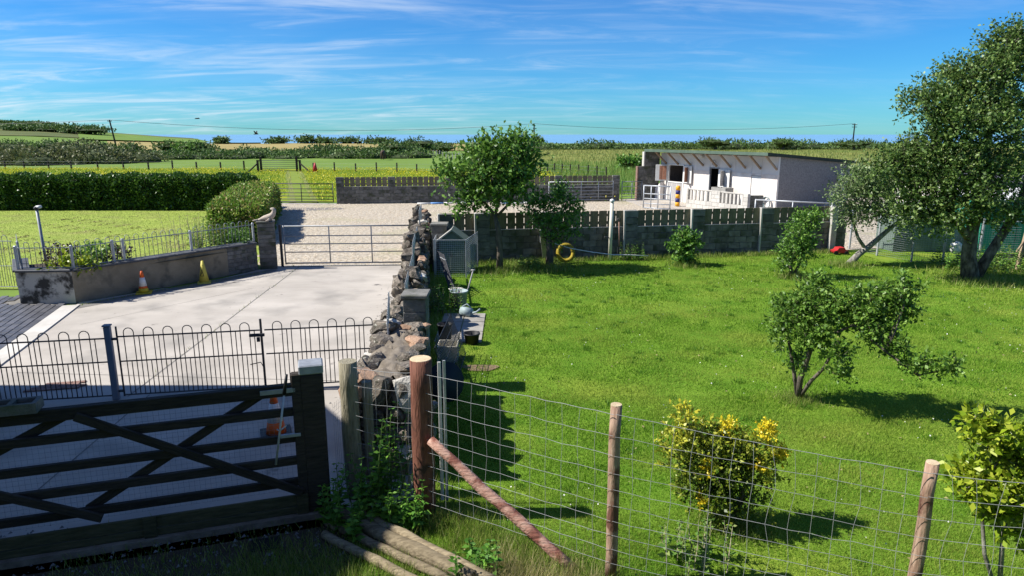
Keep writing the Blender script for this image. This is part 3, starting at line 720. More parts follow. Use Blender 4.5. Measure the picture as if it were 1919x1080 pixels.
pf = Frame((-7.58, 20.17), (-7.09, 20.33))
pil = thing('gate_pillar', 'square grey block pillar carrying the seal ornament beside the yard gate', 'pillar', pf.p(0.25, 0.25))
o = MB(); pf.hexa(o, 0.02, 0.48, 0.02, 0.46, 0, 1.38); o.build('mortar_core', m_mortar, pil)
block_run(pf, pil, 0, 0.5, 0, 0.48, 0, 1.4, bl=0.5, bh=0.117)
pf.piece('cap', m_block, -0.02, 0.52, -0.02, 0.5, 1.4, 1.45, pil)
# planting bed behind it
sheet('planting_bed', [(-12.55, 17.3), (-11.6, 16.05), (-10.5, 16.1), (-8.6, 18.5), (-7.75, 20.1), (-8.3, 20.9), (-9.6, 19.0), (-11.0, 17.4), (-11.6, 18.0)], 0.7, m_soil)
o = MB(); o.prism([(-8.35, 20.95), (-9.65, 19.05), (-11.0, 17.45), (-11.6, 18.05), (-11.55, 18.0), (-11.0, 17.38), (-9.58, 18.98), (-8.27, 20.88)], 0, 0.7); o.build('bed_edge', m_mortar)['kind'] = 'structure'

HOOPS = {}
def hoop_mesh(w, zl, zt, r, mat):
    key = (round(w, 3), round(zl, 3), round(zt, 3), r, mat.name)
    if key not in HOOPS:
        mb = MB(); pts = [(-w / 2, 0, zl)] + [(-w / 2 * math.cos(a), 0, zt - w / 2 + w / 2 * math.sin(a)) for a in np.linspace(0, math.pi, 9)] + [(w / 2, 0, zl)]
        mb.tube(pts, r, 5)
        me = bpy.data.meshes.new('hoop'); me.from_pydata(mb.v, [], mb.f); me.materials.append(mat)
        me.polygons.foreach_set('use_smooth', [True] * len(me.polygons)); HOOPS[key] = me
    return HOOPS[key]
def rod_mesh(z0, z1, r, mat):
    key = ('rod', round(z0, 3), round(z1, 3), r, mat.name)
    if key not in HOOPS:
        mb = MB(); mb.tube([(0, 0, z0), (0, 0, z1)], r, 5)
        me = bpy.data.meshes.new('bar'); me.from_pydata(mb.v, [], mb.f); me.materials.append(mat); HOOPS[key] = me
    return HOOPS[key]
def bow_panel(t, f, s0, s1, z0, zbot, zmid, ztop, zhoop, pitch, mat, r=0.0075, rail=0.011, lower=True, base=0.0):
    q = Euler((0, 0, f.rz)).to_quaternion()
    for z, rr in ((zbot, rail), (zmid, rail), (ztop, rail * 1.1)):
        if z is None: continue
        o = MB(); o.tube([f.p(s0, 0, z), f.p(s1, 0, z)], rr, 6); o.build('rail', mat, t)
    n = max(1, int((s1 - s0) / pitch)); st = s0 + ((s1 - s0) - n * pitch) / 2
    for i in range(n):
        c = st + (i + 0.5) * pitch - pitch * 0.12
        link('hoop', hoop_mesh(pitch * 0.5, zbot - z0, zhoop - z0, r, mat), f.p(c, 0, z0), t, q)
        if lower:
            link('bar', rod_mesh(zbot - z0, ztop - z0, r, mat), f.p(c + pitch * 0.5, 0, z0), t, q)
            link('bar', rod_mesh(zbot - z0, zmid - z0, r, mat), f.p(c, 0, z0), t, q)
# railing across the yard
RF = Frame((-9.9, 9.18), (-2.05, 10.56))
sp = s_of(RF, 212, 700); sg = s_of(RF, 495, 660)
yr = thing('bow_top_railing', 'bow topped steel railing panel left of the blue grey post', 'railing', RF.p(sp / 2), 'bow top railings across the yard')
bow_panel(yr, RF, 0, sp - 0.05, 0, 0.07, 0.61, 0.98, 1.11, 0.278, m_iron)
yp = thing('railing_post', 'blue grey square steel post hanging the bow topped gate', 'post', RF.p(sp))
RF.piece('post', M('blue_grey_paint', (0.13, 0.16, 0.2), (0.18, 0.21, 0.25), 4, rough=0.6, bump=0.03, rand=0), sp - 0.045, sp + 0.045, -0.045, 0.045, 0, 1.17, yp)
RF.piece('cap', MATS['blue_grey_paint'], sp - 0.055, sp + 0.055, -0.055, 0.055, 1.17, 1.195, yp)
for z in (0.95, 0.12): RF.piece('hinge', m_iron, sp + 0.045, sp + 0.12, -0.02, 0.02, z, z + 0.035, yp)
yg = thing('bow_top_gate', 'bow topped steel gate leaf between the blue grey post and the bolt', 'gate', RF.p((sp + sg) / 2), 'bow top railings across the yard')
bow_panel(yg, RF, sp + 0.12, sg - 0.03, 0, 0.07, 0.61, 1.0, 1.13, 0.278, m_iron)
o = MB(); o.tube([RF.p(sp + 0.12, 0, 0.05), RF.p(sp + 0.12, 0, 1.16)], 0.013, 6); o.build('stile', m_iron, yg)
o = MB(); o.tube([RF.p(sg - 0.02, 0, 0.0), RF.p(sg - 0.02, 0, 1.18)], 0.018, 6); o.build('drop_bolt', m_iron, yg)
RF.piece('latch', m_iron, sg - 0.2, sg + 0.03, -0.03, 0.0, 0.9, 0.95, yg)
RF.piece('padlock', m_iron, sg - 0.09, sg - 0.04, -0.04, -0.015, 0.82, 0.895, yg)
o = MB(); o.tube([RF.p(sg - 0.22, -0.01, 0.45), RF.p(sg - 0.06, -0.01, 0.48), RF.p(sg - 0.03, 0, 0.4)], 0.008, 5); o.build('bolt_handle', m_iron, yg)
yq = thing('bow_top_railing', 'bow topped steel railing panel running from the bolt into the stone wall', 'railing', RF.p((sg + RF.L) / 2), 'bow top railings across the yard')
bow_panel(yq, RF, sg + 0.03, RF.L, 0, 0.07, 0.61, 1.0, 1.13, 0.278, m_iron)
# railing on the garden wall
gr = thing('wall_top_railing', 'grey bow topped railing along the coping of the low garden wall', 'railing', (-10, 17, 0.85))
for i in range(4):
    f = Frame(lw[i], lw[i + 1]); f.A = f.A + f.ey * 0.12
    bow_panel(gr, f, 0.06, f.L - 0.03, 0.85, 0.885, None, 1.36, 1.5, 0.235, m_steel_dull, lower=False)
    for s in ([0.0, f.L] if i in (1, 3) else [f.L * 0.34, f.L * 0.42] if i == 2 else [f.L * 0.5]):
        f.piece('post', m_steel, s - 0.03, s + 0.03, -0.03, 0.03, 0.85, 1.42, gr)
gl = thing('lawn_edge_railing', 'grey bow topped railing standing on the grass at the far left edge', 'railing', (-15, 17.4, 0))
f = Frame((-17.5, 17.5), (-12.9, 17.42)); bow_panel(gl, f, 0, f.L, 0, 0.1, 0.65, 1.3, 1.45, 0.27, m_steel_dull)
lp = thing('garden_lamp_post', 'thin grey pole with a small white lamp head by the corner railing', 'lamp post', (-12.05, 17.2, 0.7))
tp = D(69, 393, 17.2)
o = MB(); o.tube([(tp.x + 0.05, 17.2, 0.0), tp], 0.035, 8); o.build('pole', m_steel_dull, lp, True)
o = MB(); o.lathe([(0.02, 0), (0.06, 0.02), (0.07, 0.06), (0.03, 0.1)], tp, 10); o.build('lamp_head', m_iron, lp, True)
o = MB(); o.tube([tp + Vector((0, 0, 0.06)), tp + Vector((0.12, 0, 0.09))], [0.05, 0.035], 8); o.build('lamp_shade', m_wplastic, lp, True)

# ------------------------------------------------------------------ rough stone wall between yard and garden
sw = thing('stone_wall', 'rough rubble stone wall between the concrete yard and the garden lawn', 'wall', (-2, 14, 0))
def wall_axis(y): return -1.52 - (y - 7.3) * 0.098 if y > 10 else -1.53 - (y - 7.5) * 0.045
WT = lambda y: 0.38 - 0.03 * (y - 7.5) if y < 10 else 0.3                       # half thickness
def wall_top(y):
    if y < 10.0: return 1.2 - 0.06 * max(0, y - 8.6)
    return 0.72 + 0.28 * math.sin(y * 1.9) + 0.12 * math.sin(y * 5.1) + (0.2 if y > 15 else 0)
core = MB()
for a in np.arange(7.45, 24.6, 0.5):
    c, w, h = wall_axis(a + 0.25), WT(a + 0.1) - 0.07, wall_top(a + 0.25) - 0.1
    core.box(c - w, c + w, a + 0.001 * (a > 7.5), a + 0.499, 0, max(0.3, h))
core.build('rubble_core', m_cement, sw)
def wall_side(sign, y0, y1, zmin=0.0):
    y = y0
    while y < y1:
        wy = rnd.uniform(0.24, 0.44); z = zmin; yc = y + wy / 2; top = wall_top(yc)
        while z < top - 0.06:
            hz = min(rnd.uniform(0.11, 0.27), top - z + 0.1)
            dx = rnd.uniform(0.2, 0.32)
            stone(sw, (wall_axis(yc) + sign * (WT(yc) - dx * 0.35), yc + rnd.uniform(-.05, .05), z + hz / 2), (dx, wy * rnd.uniform(1.1, 1.35), hz * 1.25))
            z += hz
        y += wy
wall_side(-1, 7.4, 10.0, 0.3); wall_side(1, 7.4, 10.0, 0.3)
wall_side(-1, 10.7, 24.5); wall_side(1, 10.7, 24.5, 0.15)
# near end face
z = 0.25
while z < 1.2:
    hz = rnd.uniform(0.18, 0.34); x = -1.97
    while x < -1.16:
        wx = rnd.uniform(0.2, 0.38)
        stone(sw, (x + wx / 2, 7.42, z + hz / 2), (wx * 1.15, 0.26, hz * 1.15)); x += wx
    z += hz
# irregular coping stones along the edges of the near part and on the far crest
y = 7.5
while y < 10.0:
    for sg_ in (-1, 1):
        if rnd.random() < 0.85:
            s_ = rnd.uniform(0.2, 0.4)
            stone(sw, (wall_axis(y) + sg_ * rnd.uniform(0.16, WT(y) - 0.02), y + rnd.uniform(-.05, .1), 1.17 + s_ * 0.1), (s_, s_ * 1.15, s_ * 0.55), rnd.uniform(0, 3))
    y += rnd.uniform(0.24, 0.36)
for x, kd, s_ in ((-1.9, 6, .32), (-1.76, 7, .24), (-1.58, 6, .28), (-1.44, 0, .32), (-1.36, 7, .3)):
    stone(sw, (x, 9.9 + rnd.uniform(-.08, .08), 1.12), (s_, s_, s_ * 0.6), rnd.uniform(0, 3), kd)
stone(sw, (-1.22, 7.42, 1.06), (0.36, 0.26, 0.5), 0, 8)
y = 10.9
while y < 24.4:
    s_ = rnd.uniform(0.26, 0.46)
    stone(sw, (wall_axis(y) + rnd.uniform(-.16, .16), y, wall_top(y) + s_ * 0.12), (s_, s_, s_ * rnd.uniform(.55, 1.0)), rnd.uniform(0, 3)); y += s_ * 0.72
n_up = 0
y = 20.6
while y < 24.6:                                     # the cock-and-hen course: stones set on edge at the far end
    stone(sw, (wall_axis(y) - 0.18, y, wall_top(y) + 0.1), (0.3, 0.1, 0.42), 0.1); y += 0.17
# of the stones the 290 that show largest stay single, the small rest is one part
sts = sorted([o for o in sw.children if o.name.split('.')[0] == 'stone'], key=lambda o: -(o.scale.x * o.scale.y * o.scale.z) ** (1 / 3) / WORLD_AT[o.name].y)
mb = {}
for o in sts[290:]:
    mt_ = o.data.materials[0]; b_ = mb.setdefault(mt_.name, (mt_, MB()))[1]
    X_ = Matrix.LocRotScale(WORLD_AT[o.name], o.rotation_quaternion, o.scale)
    b_.add([X_ @ v.co for v in o.data.vertices], [tuple(p.vertices) for p in o.data.polygons])
    bpy.data.objects.remove(o)
for mt_, b_ in mb.values(): b_.build('small_stones', mt_, sw)['kind'] = 'stuff'
# top of the near part: rough cement flaunching
gx, gy = 12, 28
V = []; F = []
for j in range(gy):
    yy = 7.5 + 2.5 * j / (gy - 1)
    for i in range(gx):
        u = i / (gx - 1); V.append((wall_axis(yy) + (u - .5) * 2 * (WT(yy) - 0.05), yy, 1.15 - 0.06 * max(0, yy - 8.6) + 0.09 * math.sin(math.pi * u) + rnd.gauss(0, 0.026)))
F = [(j * gx + i, j * gx + i + 1, (j + 1) * gx + i + 1, (j + 1) * gx + i) for j in range(gy - 1) for i in range(gx - 1)]
np_mesh('cement_top', V, F, m_cement, sw, smooth=True)
def pier(label, x, y, z, w=0.46, dpt=0.46):
    f = Frame((x - w / 2, y), (x + w / 2, y)); t = thing('block_pier', label, 'pier', (x, y + dpt / 2, 0))
    o = MB(); f.hexa(o, 0.02, w - 0.02, 0.02, dpt - 0.02, 0, z - 0.06); o.build('mortar_core', m_mortar, t)
    block_run(f, t, 0, w, 0, dpt, 0, z - 0.06, bl=w)
    f.piece('cap', m_block, -0.03, w + 0.03, -0.03, dpt + 0.03, z - 0.06, z, t)
    return t
pier('square grey block pier with flat cap rising from the near stone wall', -1.5, 10.15, 1.58, 0.36, 0.4)
pier('block pier with flat cap beside the small green hut', D(824, 430, 20.2).x, 20.0, 1.42)
# silvery railing panels fixed along the yard side of the wall
for k, (y0, y1, zt, lab) in enumerate(((9.3, 10.9, 1.45, 'short grey picket railing panel leaning on the stone wall by the near pier'),
                                   (12.6, 15.6, 1.25, 'grey picket railing panel along the middle of the stone wall'),
                                   (15.9, 18.8, 1.5, 'grey picket railing panel between the stone wall and far pier'),
                                   (20.6, 22.6, 1.75, 'grey picket railing panel at the far end of the stone wall'))):
    t = thing('picket_panel', lab, 'railing', (wall_axis(y0), (y0 + y1) / 2, 0.5), 'picket panels on the stone wall')
    xo = 0.0 if k != 0 else -0.17
    f = Frame((wall_axis(y0) + 0.02 + xo, y0), (wall_axis(y1) + 0.02 + xo, y1))
    for z in (0.62, zt - 0.12):
        f.piece('rail', m_steel, 0, f.L, -0.015, 0.015, z, z + 0.04, t)
    n = int(f.L / 0.13)
    for i in range(n + 1):
        f.piece('picket', m_steel, i * f.L / n - 0.01, i * f.L / n + 0.01, -0.01, 0.01, 0.5, zt, t)

# ------------------------------------------------------------------ wooden field gate in the foreground
fg = thing('wooden_field_gate', 'dark timber five bar field gate with crossed braces in the foreground', 'gate', GF.p(2, 0, 0.07))
GL = 4.5
for z0, z1, tk in ((1.39, 1.51, 0.075), (1.165, 1.25, 0.05), (0.875, 0.96, 0.05), (0.62, 0.71, 0.05), (0.38, 0.465, 0.05)):
    beam('rail', m_darkwood, GF.p(0.14, 0, (z0 + z1) / 2), GF.p(GL, 0, (z0 + z1) / 2), tk, z1 - z0, fg, 0.006)
GF.piece('stile', m_darkwood, 0.1, 0.2, -0.05, 0.05, 0.08, 1.62, fg)
for a, b, t_ in (((2.12, 1.43), (0.16, 0.32), 0.062), ((0.4, 1.46), (2.16, 0.42), -0.055), ((2.2, 1.42), (4.3, 0.4), -0.055), ((2.02, 0.36), (4.3, 1.45), 0.062)):
    beam('brace', m_darkwood, GF.p(a[0], t_, a[1]), GF.p(b[0], t_, b[1]), 0.035, 0.085, fg, 0.005)
for z0, z1 in ((0.165, 0.285), (0.075, 0.155)):
    beam('kick_board', m_mosswood, GF.p(0.14, 0.03, (z0 + z1) / 2), GF.p(GL, 0.03, (z0 + z1) / 2), 0.03, z1 - z0, fg, 0.004)
for s in (0.17, 1.62, 3.1): GF.piece('batten', m_mosswood, s - 0.06, s + 0.06, 0.05, 0.075, 0.08, 0.3, fg, bev=0.004)
GF.piece('hinge_strap', m_steel_dull, 0.16, 0.5, 0.042, 0.05, 1.43, 1.48, fg, bev=0.003)
GF.piece('latch', m_steel_dull, 0.14, 0.34, 0.03, 0.06, 0.95, 0.985, fg, bev=0.003)
o = MB()
for z in np.arange(0.3, 1.4, 0.05): o.tube([GF.p(0.15, -0.07, z), GF.p(GL, -0.07, z)], 0.0012, 3, False)
for s in np.arange(0.15, GL, 0.05): o.tube([GF.p(s, -0.0715, 0.3), GF.p(s, -0.0715, 1.4)], 0.0012, 3, False)
o.build('wire_mesh', m_steel_dull, fg)['kind'] = 'stuff'
gp = thing('gate_post', 'thick dark square gate post with a galvanised cap', 'post', GF.p(-0.1))
PF = Frame((-2.185, 6.635), (-1.95, 6.705))
PF.piece('post', m_darkwood, 0, 0.235, -0.1, 0.13, 0, 1.6, gp, bev=0.015)
PF.piece('cap', m_steel_dull, -0.005, 0.24, -0.105, 0.135, 1.6, 1.7, gp, bev=0.012)
hb = thing('hollow_block', 'grey two hole concrete block resting on top of the wooden gate', 'block', GF.p(2.62, 0, 1.51))
mb = MB()
for a0, a1, t0, t1 in ((0, .44, -.1, -.065), (0, .44, .065, .1), (0, .04, -.065, .065), (.2, .24, -.065, .065), (.4, .44, -.065, .065)):
    GF.hexa(mb, 2.4 + a0, 2.4 + a1, t0, t1, 1.513, 1.61)
mb.build('block', m_block, hb)
st = thing('litter_picker', 'thin pale reaching stick with black handle hanging on the wooden gate', 'stick', GF.p(0.3, 0.08, 0.65))
a, b = D(537, 703, 6.4), D(517, 872, 6.4)
mb = MB(); mb.tube([a.lerp(b, 0.22), b], 0.011, 6); mb.build('shaft', m_steel, st, True)
mb = MB(); mb.tube([a, a.lerp(b, 0.22)], [0.014, 0.02], 6); mb.build('handle', m_black, st, True)
mb = MB(); c = a.lerp(b, 0.62); mb.tube([c + Vector((0.07, 0, 0.06)), c, c + Vector((-0.03, 0, 0.02))], 0.008, 5); mb.build('trigger', m_steel, st, True)

# ------------------------------------------------------------------ stock fence of posts and wire netting
BP, P1, P2, P3 = Vector((-0.93, 6.6, 0)), Vector((0.9, 5.5, 0)), Vector((3.25, 4.87, 0)), Vector((6.2, 4.3, 0))
GP = Vector((-1.76, 7.0, 0))
sf = thing('stock_fence', 'galvanised wire netting stock fence with round timber posts across the foreground', 'fence', (1.5, 5.5, 0))
def round_post(name, base, top, r, mat, parent, label=None, n=14, cut=True):
    mb = MB(); k = 7; base, top = Vector(base), Vector(top)
    pts = [base.lerp(top, i / (k - 1)) + Vector((rnd.gauss(0, .003), rnd.gauss(0, .003), 0)) for i in range(k)]
    mb.tube(pts, [r * (1.03 - 0.06 * i / (k - 1)) * rnd.uniform(0.97, 1.03) for i in range(k)], n)
    o = mb.build(name, mat, parent, True)
    for p in o.data.polygons:
        if len(p.vertices) > 4: p.use_smooth = False
    if label: o['label'] = label
    if cut:
        mb = MB(); mb.lathe([(r * 0.96, 0), (r * 0.93, 0.006)], top, n); mb.build('cut_end', m_endgrain, o)
    return o
round_post('corner_post', BP, BP + Vector((0.0, 0, 1.76)), 0.115, m_redpost, sf, 'thick red brown corner post')
round_post('stake', P1, P1 + Vector((0.0, 0.02, 1.71)), 0.052, m_barkpost, sf)
round_post('stake', P2, P2 + Vector((0.02, 0, 1.5)), 0.05, m_barkpost, sf)
round_post('stake', P3, P3 + Vector((0, 0, 1.5)), 0.05, m_barkpost, sf)
round_post('old_post', GP, GP + Vector((-0.02, 0, 1.6)), 0.1, m_greypost, sf, 'weathered grey post with torn side', cut=False)
round_post('old_post', GP + Vector((0.17, 0.05, 0)), GP + Vector((0.17, 0.05, 1.35)), 0.055, m_greypost, sf, cut=False)
sa = D(806, 826, 6.48); sb = Vector((0.56, 5.64, 0.02))
d = (sb - sa)
mb = MB(); pts = [sa.lerp(sb, i / 10) + Vector((rnd.gauss(0, .005), 0, rnd.gauss(0, .006))) for i in range(11)]
mb.tube(pts, [0.055 * rnd.uniform(0.9, 1.08) for _ in pts], 10); q = mb.build('strut', m_strut, sf, True); q['label'] = 'diagonal peeling log brace'
STR = [0.12, 0.26, 0.4, 0.54, 0.69, 0.84, 1.0, 1.17, 1.35, 1.55]
def netting(A, B, sagged=0.0, zs=STR, top=(0, 0), step=0.16):
    d = B - A; L = d.length; n = max(2, int(L / step)); nrm = Vector((-d.y, d.x, 0)).normalized() * 0.055
    if nrm.y > 0: nrm = -nrm
    def pt(s, z): 
        k = s / L
        return A + d * k + nrm * (1.0) + Vector((0, 0, z + top[0] * (1 - k) + top[1] * k - sagged * 4 * k * (1 - k)))
    for z in zs:
        mb = MB(); mb.tube([pt(L * i / n, z * (1 + 0.0) + rnd.gauss(0, 0.004)) for i in range(n + 1)], 0.0019 if z < zs[-1] else 0.0026, 5, False); mb.build('strand', m_wire, sf, True)
    for i in range(1, n):
        w = rnd.gauss(0, 0.012)
        mb = MB(); mb.tube([pt(L * i / n + w * math.sin(z * 9), z) for z in zs], 0.0016, 4, False); mb.build('stay_wire', m_wire, sf, True)
netting(GP + Vector((0.1, -0.08, 0)), BP, 0.02, step=0.13, top=(0.02, 0.08))
netting(BP, P1, 0.0, top=(0.08, 0.1)); netting(P1, P2, 0.01, top=(0.1, -0.12)); netting(P2, P3, 0.02, top=(-0.12, -0.1))
mb = MB()
for z in np.arange(0.05, 1.2, 0.05): mb.tube([(-1.9, 6.78, z), GP + Vector((-0.1, 0, z))], 0.0013, 3, False)
for k in np.linspace(0, 1, 6): mb.tube([Vector((-1.9, 6.78, 0.05)).lerp(GP + Vector((-0.1, 0, 0.05)), k), Vector((-1.9, 6.78, 1.2)).lerp(GP + Vector((-0.1, 0, 1.2)), k)], 0.0013, 3, False)
mb.build('gap_mesh', m_steel_dull, sf)['kind'] = 'stuff'
# strips of profiled metal stood behind the corner post
pm_ = thing('metal_strip', 'upright perforated pale metal strip behind the red brown corner post', 'strip', (-0.72, 6.75, 0))
piece('strip', m_wplastic, (0.035, 0.012, 1.6), (-0.765, 6.8, 0.86), pm_, bev=0.003); piece('strip', m_steel, (0.03, 0.012, 1.62), (-0.715, 6.82, 0.86), pm_, bev=0.003)

# ------------------------------------------------------------------ poles on the ground, mat
logs = [((608, 1003), (815, 1108), 0.048, 'lowest pale fence pole lying nearest the camera', 0.045),
        ((612, 978), (850, 1092), 0.045, 'pale fence pole second from the camera in the ground pile', 0.05),
        ((628, 962), (890, 1085), 0.075, 'thick dark grey fence pole in the middle of the ground pile', 0.07),
        ((668, 958), (930, 1092), 0.05, 'long pale fence pole lying at the back of the ground pile', 0.1)]
for a, b, r, lab, z in logs:
    t = thing('fence_pole', lab, 'pole', G(*a), 'poles lying by the fence')
    A, B = G(*a, z), G(*b, z)
    pts = [A.lerp(B, i / 8) + Vector((rnd.gauss(0, .006), rnd.gauss(0, .006), rnd.gauss(0, .003))) for i in range(9)]
    mb = MB(); mb.tube(pts, [r * rnd.uniform(0.94, 1.05) for _ in pts], 10); q = mb.build('pole', m_log, t, True)
    for p in q.data.polygons:
        if len(p.vertices) > 4: p.use_smooth = False
    e = (pts[0] - pts[1]).normalized()
    mb = MB(); mb.tube([pts[0], pts[0] + e * 0.006], r * 0.9, 10); mb.build('cut_end', m_endgrain, t)
mt = thing('rubber_mat', 'small black ribbed mat on the shaded ground below the gate', 'mat', G(495, 1022))
mf = Frame(G(468, 1038), G(522, 1030)); 
mf.piece('mat', m_black, 0, mf.L, 0, 0.2, 0.006, 0.022, mt)
for k in range(9): mf.piece('rib', m_black, 0.01, mf.L - 0.01, 0.012 + k * 0.021, 0.022 + k * 0.021, 0.022, 0.03, mt, bev=0.002)
bf = Frame(G(36, 738), G(132, 731))
bpz = thing('brick_patch', 'reddish brick drain surround set in the concrete behind the railing', 'drain', bf.p(0.3))
for j in range(4):
    for i in range(4 - (j // 2)):
        bf.piece('brick', m_rust, 0.05 + i * 0.2 + j * 0.07, 0.24 + i * 0.2 + j * 0.07, j * 0.085, j * 0.085 + 0.078, 0.004, 0.026, bpz, bev=0.004)

# ------------------------------------------------------------------ cones
def cone(name, label, at, h, bands, base_mat, rb, base_w, mark=False):
    t = thing(name, label, 'cone', at)
    for z0, z1, mt_ in bands:
        r0, r1 = rb * (1 - z0 / h * 0.78), rb * (1 - z1 / h * 0.78)
        mb = MB(); mb.lathe([(r0, z0), (r1, z1)], at, 16); mb.build('cone_band', mt_, t, True)
    x, y = at[0], at[1]
    piece('base', base_mat, (base_w, base_w, 0.035), (x, y, 0.022), t, rz=0.4)
    if mark:
        mb = MB(); zc = h * 0.5; rr = rb * (1 - zc / h * 0.78) * 1.04
        for (a0, z0), (a1, z1) in ((((-.5), -.09), (.5, -.09)), ((.5, -.09), (0, .09)), ((0, .09), (-.5, -.09)), ((-.12, -.05), (.12, .02))):
            ps = []
            for k in range(5):
                u = k / 4; an = -math.pi / 2 + a0 + (a1 - a0) * u; z = zc + z0 + (z1 - z0) * u
                r_ = rb * (1 - z / h * 0.78) * 1.03; ps.append((x + r_ * math.cos(an), y + r_ * math.sin(an), z))
            mb.tube(ps, 0.008, 4)
        mb.build('warning_sign', m_black, t)
    return t
c = G(270, 551); cone('traffic_cone', 'orange and white traffic cone with yellow base against the garden wall', (c.x, c.y, 0.004), 0.6,
                      [(0.035, 0.14, m_yellow), (0.14, 0.22, m_orange), (0.22, 0.44, m_wplastic), (0.44, 0.6, m_orange)], m_yellow, 0.13, 0.36)
c = G(383, 530); cone('wet_floor_cone', 'pale yellow wet floor cone with black triangle by the garden wall', (c.x, c.y, 0.004), 0.62, [(0.035, 0.62, m_paleyellow)], m_paleyellow, 0.14, 0.34, True)
c = Vector((-3.2, 8.6, 0)); cone('traffic_cone', 'white and orange traffic cone seen through the wooden gate', (c.x, c.y, 0.004), 0.6,
                                 [(0.035, 0.2, m_orange), (0.2, 0.46, m_wplastic), (0.46, 0.6, m_orange)], m_black, 0.14, 0.4)

# ------------------------------------------------------------------ tubular steel gates
def tube_gate(name, label, A, B, z0, z1, rails, uprights, mat, r=0.022, group=None):
    f = Frame(A, B); t = thing(name, label, 'gate', f.p(f.L / 2), group)
    for i, k in enumerate(rails):
        z = z0 + (z1 - z0) * k
        mb = MB(); mb.tube([f.p(0, 0, z), f.p(f.L, 0, z)], r if i in (0, len(rails) - 1) else r * 0.75, 8); mb.build('rail', mat, t, True)
    for k in uprights:
        mb = MB(); mb.tube([f.p(f.L * k, 0, z0 - 0.03 * (k in (0, 1))), f.p(f.L * k, 0, z1 + 0.03 * (k in (0, 1)))], r if k in (0, 1) else r * 0.85, 8); mb.build('upright', mat, t, True)
    return f, t
f, t = tube_gate('yard_gate', 'wide galvanised tubular gate between the concrete yard and the gravel', (-7.0, 20.78), (-2.98, 21.0), 0.09, 1.24, (0, 0.3, 0.52, 0.74, 1), (0, 0.34, 0.66, 1), m_steel_dull)
yp2 = thing('gate_stake', 'dark steel post beside the block pillar hanging the yard gate', 'post', (-7.07, 20.75, 0))
piece('post', m_iron, (0.07, 0.07, 1.3), (-7.08, 20.7, 0.65), yp2)
sheet('gate_stop', [(-7.05, 20.6), (-2.95, 20.9), (-2.95, 20.98), (-7.05, 20.68)], 0.011, m_iron)
tube_gate('field_gate', 'dark tubular gate between the hedge and the far boarded wall', (-14.4, 40.4), (-10.45, 40.1), 0.1, 1.15, (0, .15, .32, .5, .72, 1), (0, 0.52, 1), m_iron, 0.03)
tube_gate('field_gate', 'galvanised tubular gate folded flat against the far boarded wall', (2.2, 40.95), (6.1, 41.5), 0.12, 1.2, (0, .16, .32, .5, .7, 1), (0, .27, .5, .77, 1), m_steel, 0.025)
tube_gate('field_gate', 'short grey gate between the far boarded wall and the stable', (6.7, 41.9), (8.0, 42.4), 0.1, 1.15, (0, .15, .32, .5, .72, 1), (0, .5, 1), m_steel_dull, 0.022)
tube_gate('field_gate', 'small pale steel gate standing open by the striped bollard', (7.2, 37.5), (8.45, 36.6), 0.05, 1.25, (0, .2, .42, .64, 1), (0, .28, .55, 1), m_steel, 0.035)
# far field gate with its posts and struts
f, t = tube_gate('far_field_gate', 'wide thin barred gate in the far field fence', G(491, 320), G(556, 321), 0.1, 1.15, (0, .2, .4, .6, .8, 1), (0, 1), m_iron, 0.03)
for x in (490, 557, 484, 563):
    p = G(x, 321); piece('gate_post', m_darkwood, (0.2, 0.2, 1.6 if x in (490, 557) else 1.25), (p.x, p.y, 0.8 if x in (490, 557) else 0.62), t)
for x0, x1 in ((484, 465), (563, 581)): beam('strut', m_darkwood, G(x0, 321) + Vector((0, 0, 0.9)), G(x1, 322), 0.12, 0.12, t)
for x0, x1 in ((484, 490), (557, 563)): beam('brace', m_darkwood, G(x0, 321) + Vector((0, 0, 1.15)), G(x1, 321) + Vector((0, 0, 1.15)), 0.12, 0.12, t)

# ------------------------------------------------------------------ seal ornament on the pillar
sl = thing('seal_ornament', 'pale stone seal figure lying on the block pillar', 'statue', (-7.35, 20.4, 1.45))
bs = Vector((-7.33, 20.4, 1.45))
mb = MB(); pr = [(-.3, .03, .02), (-.22, .045, .04), (-.1, .08, .075), (.02, .1, .1), (.12, .14, .095), (.18, .2, .08), (.21, .27, .065), (.22, .32, .06), (.19, .36, .055), (.14, .365, .035), (.11, .36, .015)]
mb.tube([bs + Vector((a, 0, b)) for a, b, r in pr], [r for a, b, r in pr], 12); mb.build('body', m_seal, sl, True)
for sgn in (-1, 1):
    mb = MB(); mb.tube([bs + Vector((.1, .06 * sgn, .08)), bs + Vector((.06, .13 * sgn, .03)), bs + Vector((0, .17 * sgn, .015))], [.035, .03, .012], 8); mb.build('flipper', m_seal, sl, True)
mb = MB(); mb.tube([bs + Vector((-.26, 0, .03)), bs + Vector((-.36, -.05, .02)), bs + Vector((-.42, -.09, .02))], [.025, .03, .01], 8); mb.build('tail', m_seal, sl, True)

# ------------------------------------------------------------------ stable
S0, S1 = Vector((9.19, 42.82, 0)), Vector((13.49, 35.04, 0))
SF = Frame(S0, S1)                       # s along the white front; ey points away from the camera? front normal is -ey
sb = thing('stable', 'white fronted stable block with sloping green edged roof behind the gravel', 'stable', SF.p(SF.L / 2, 4))
LEN, DEP, HF, HB = SF.L, 5.7, 2.86, 2.45
def front_piece(name, mat, a0, a1, z0, z1, t0=0.0, t1=0.12, parent=None): return SF.piece(name, mat, a0, a1, t0, t1, z0, z1, parent or sb, bev=0.004)
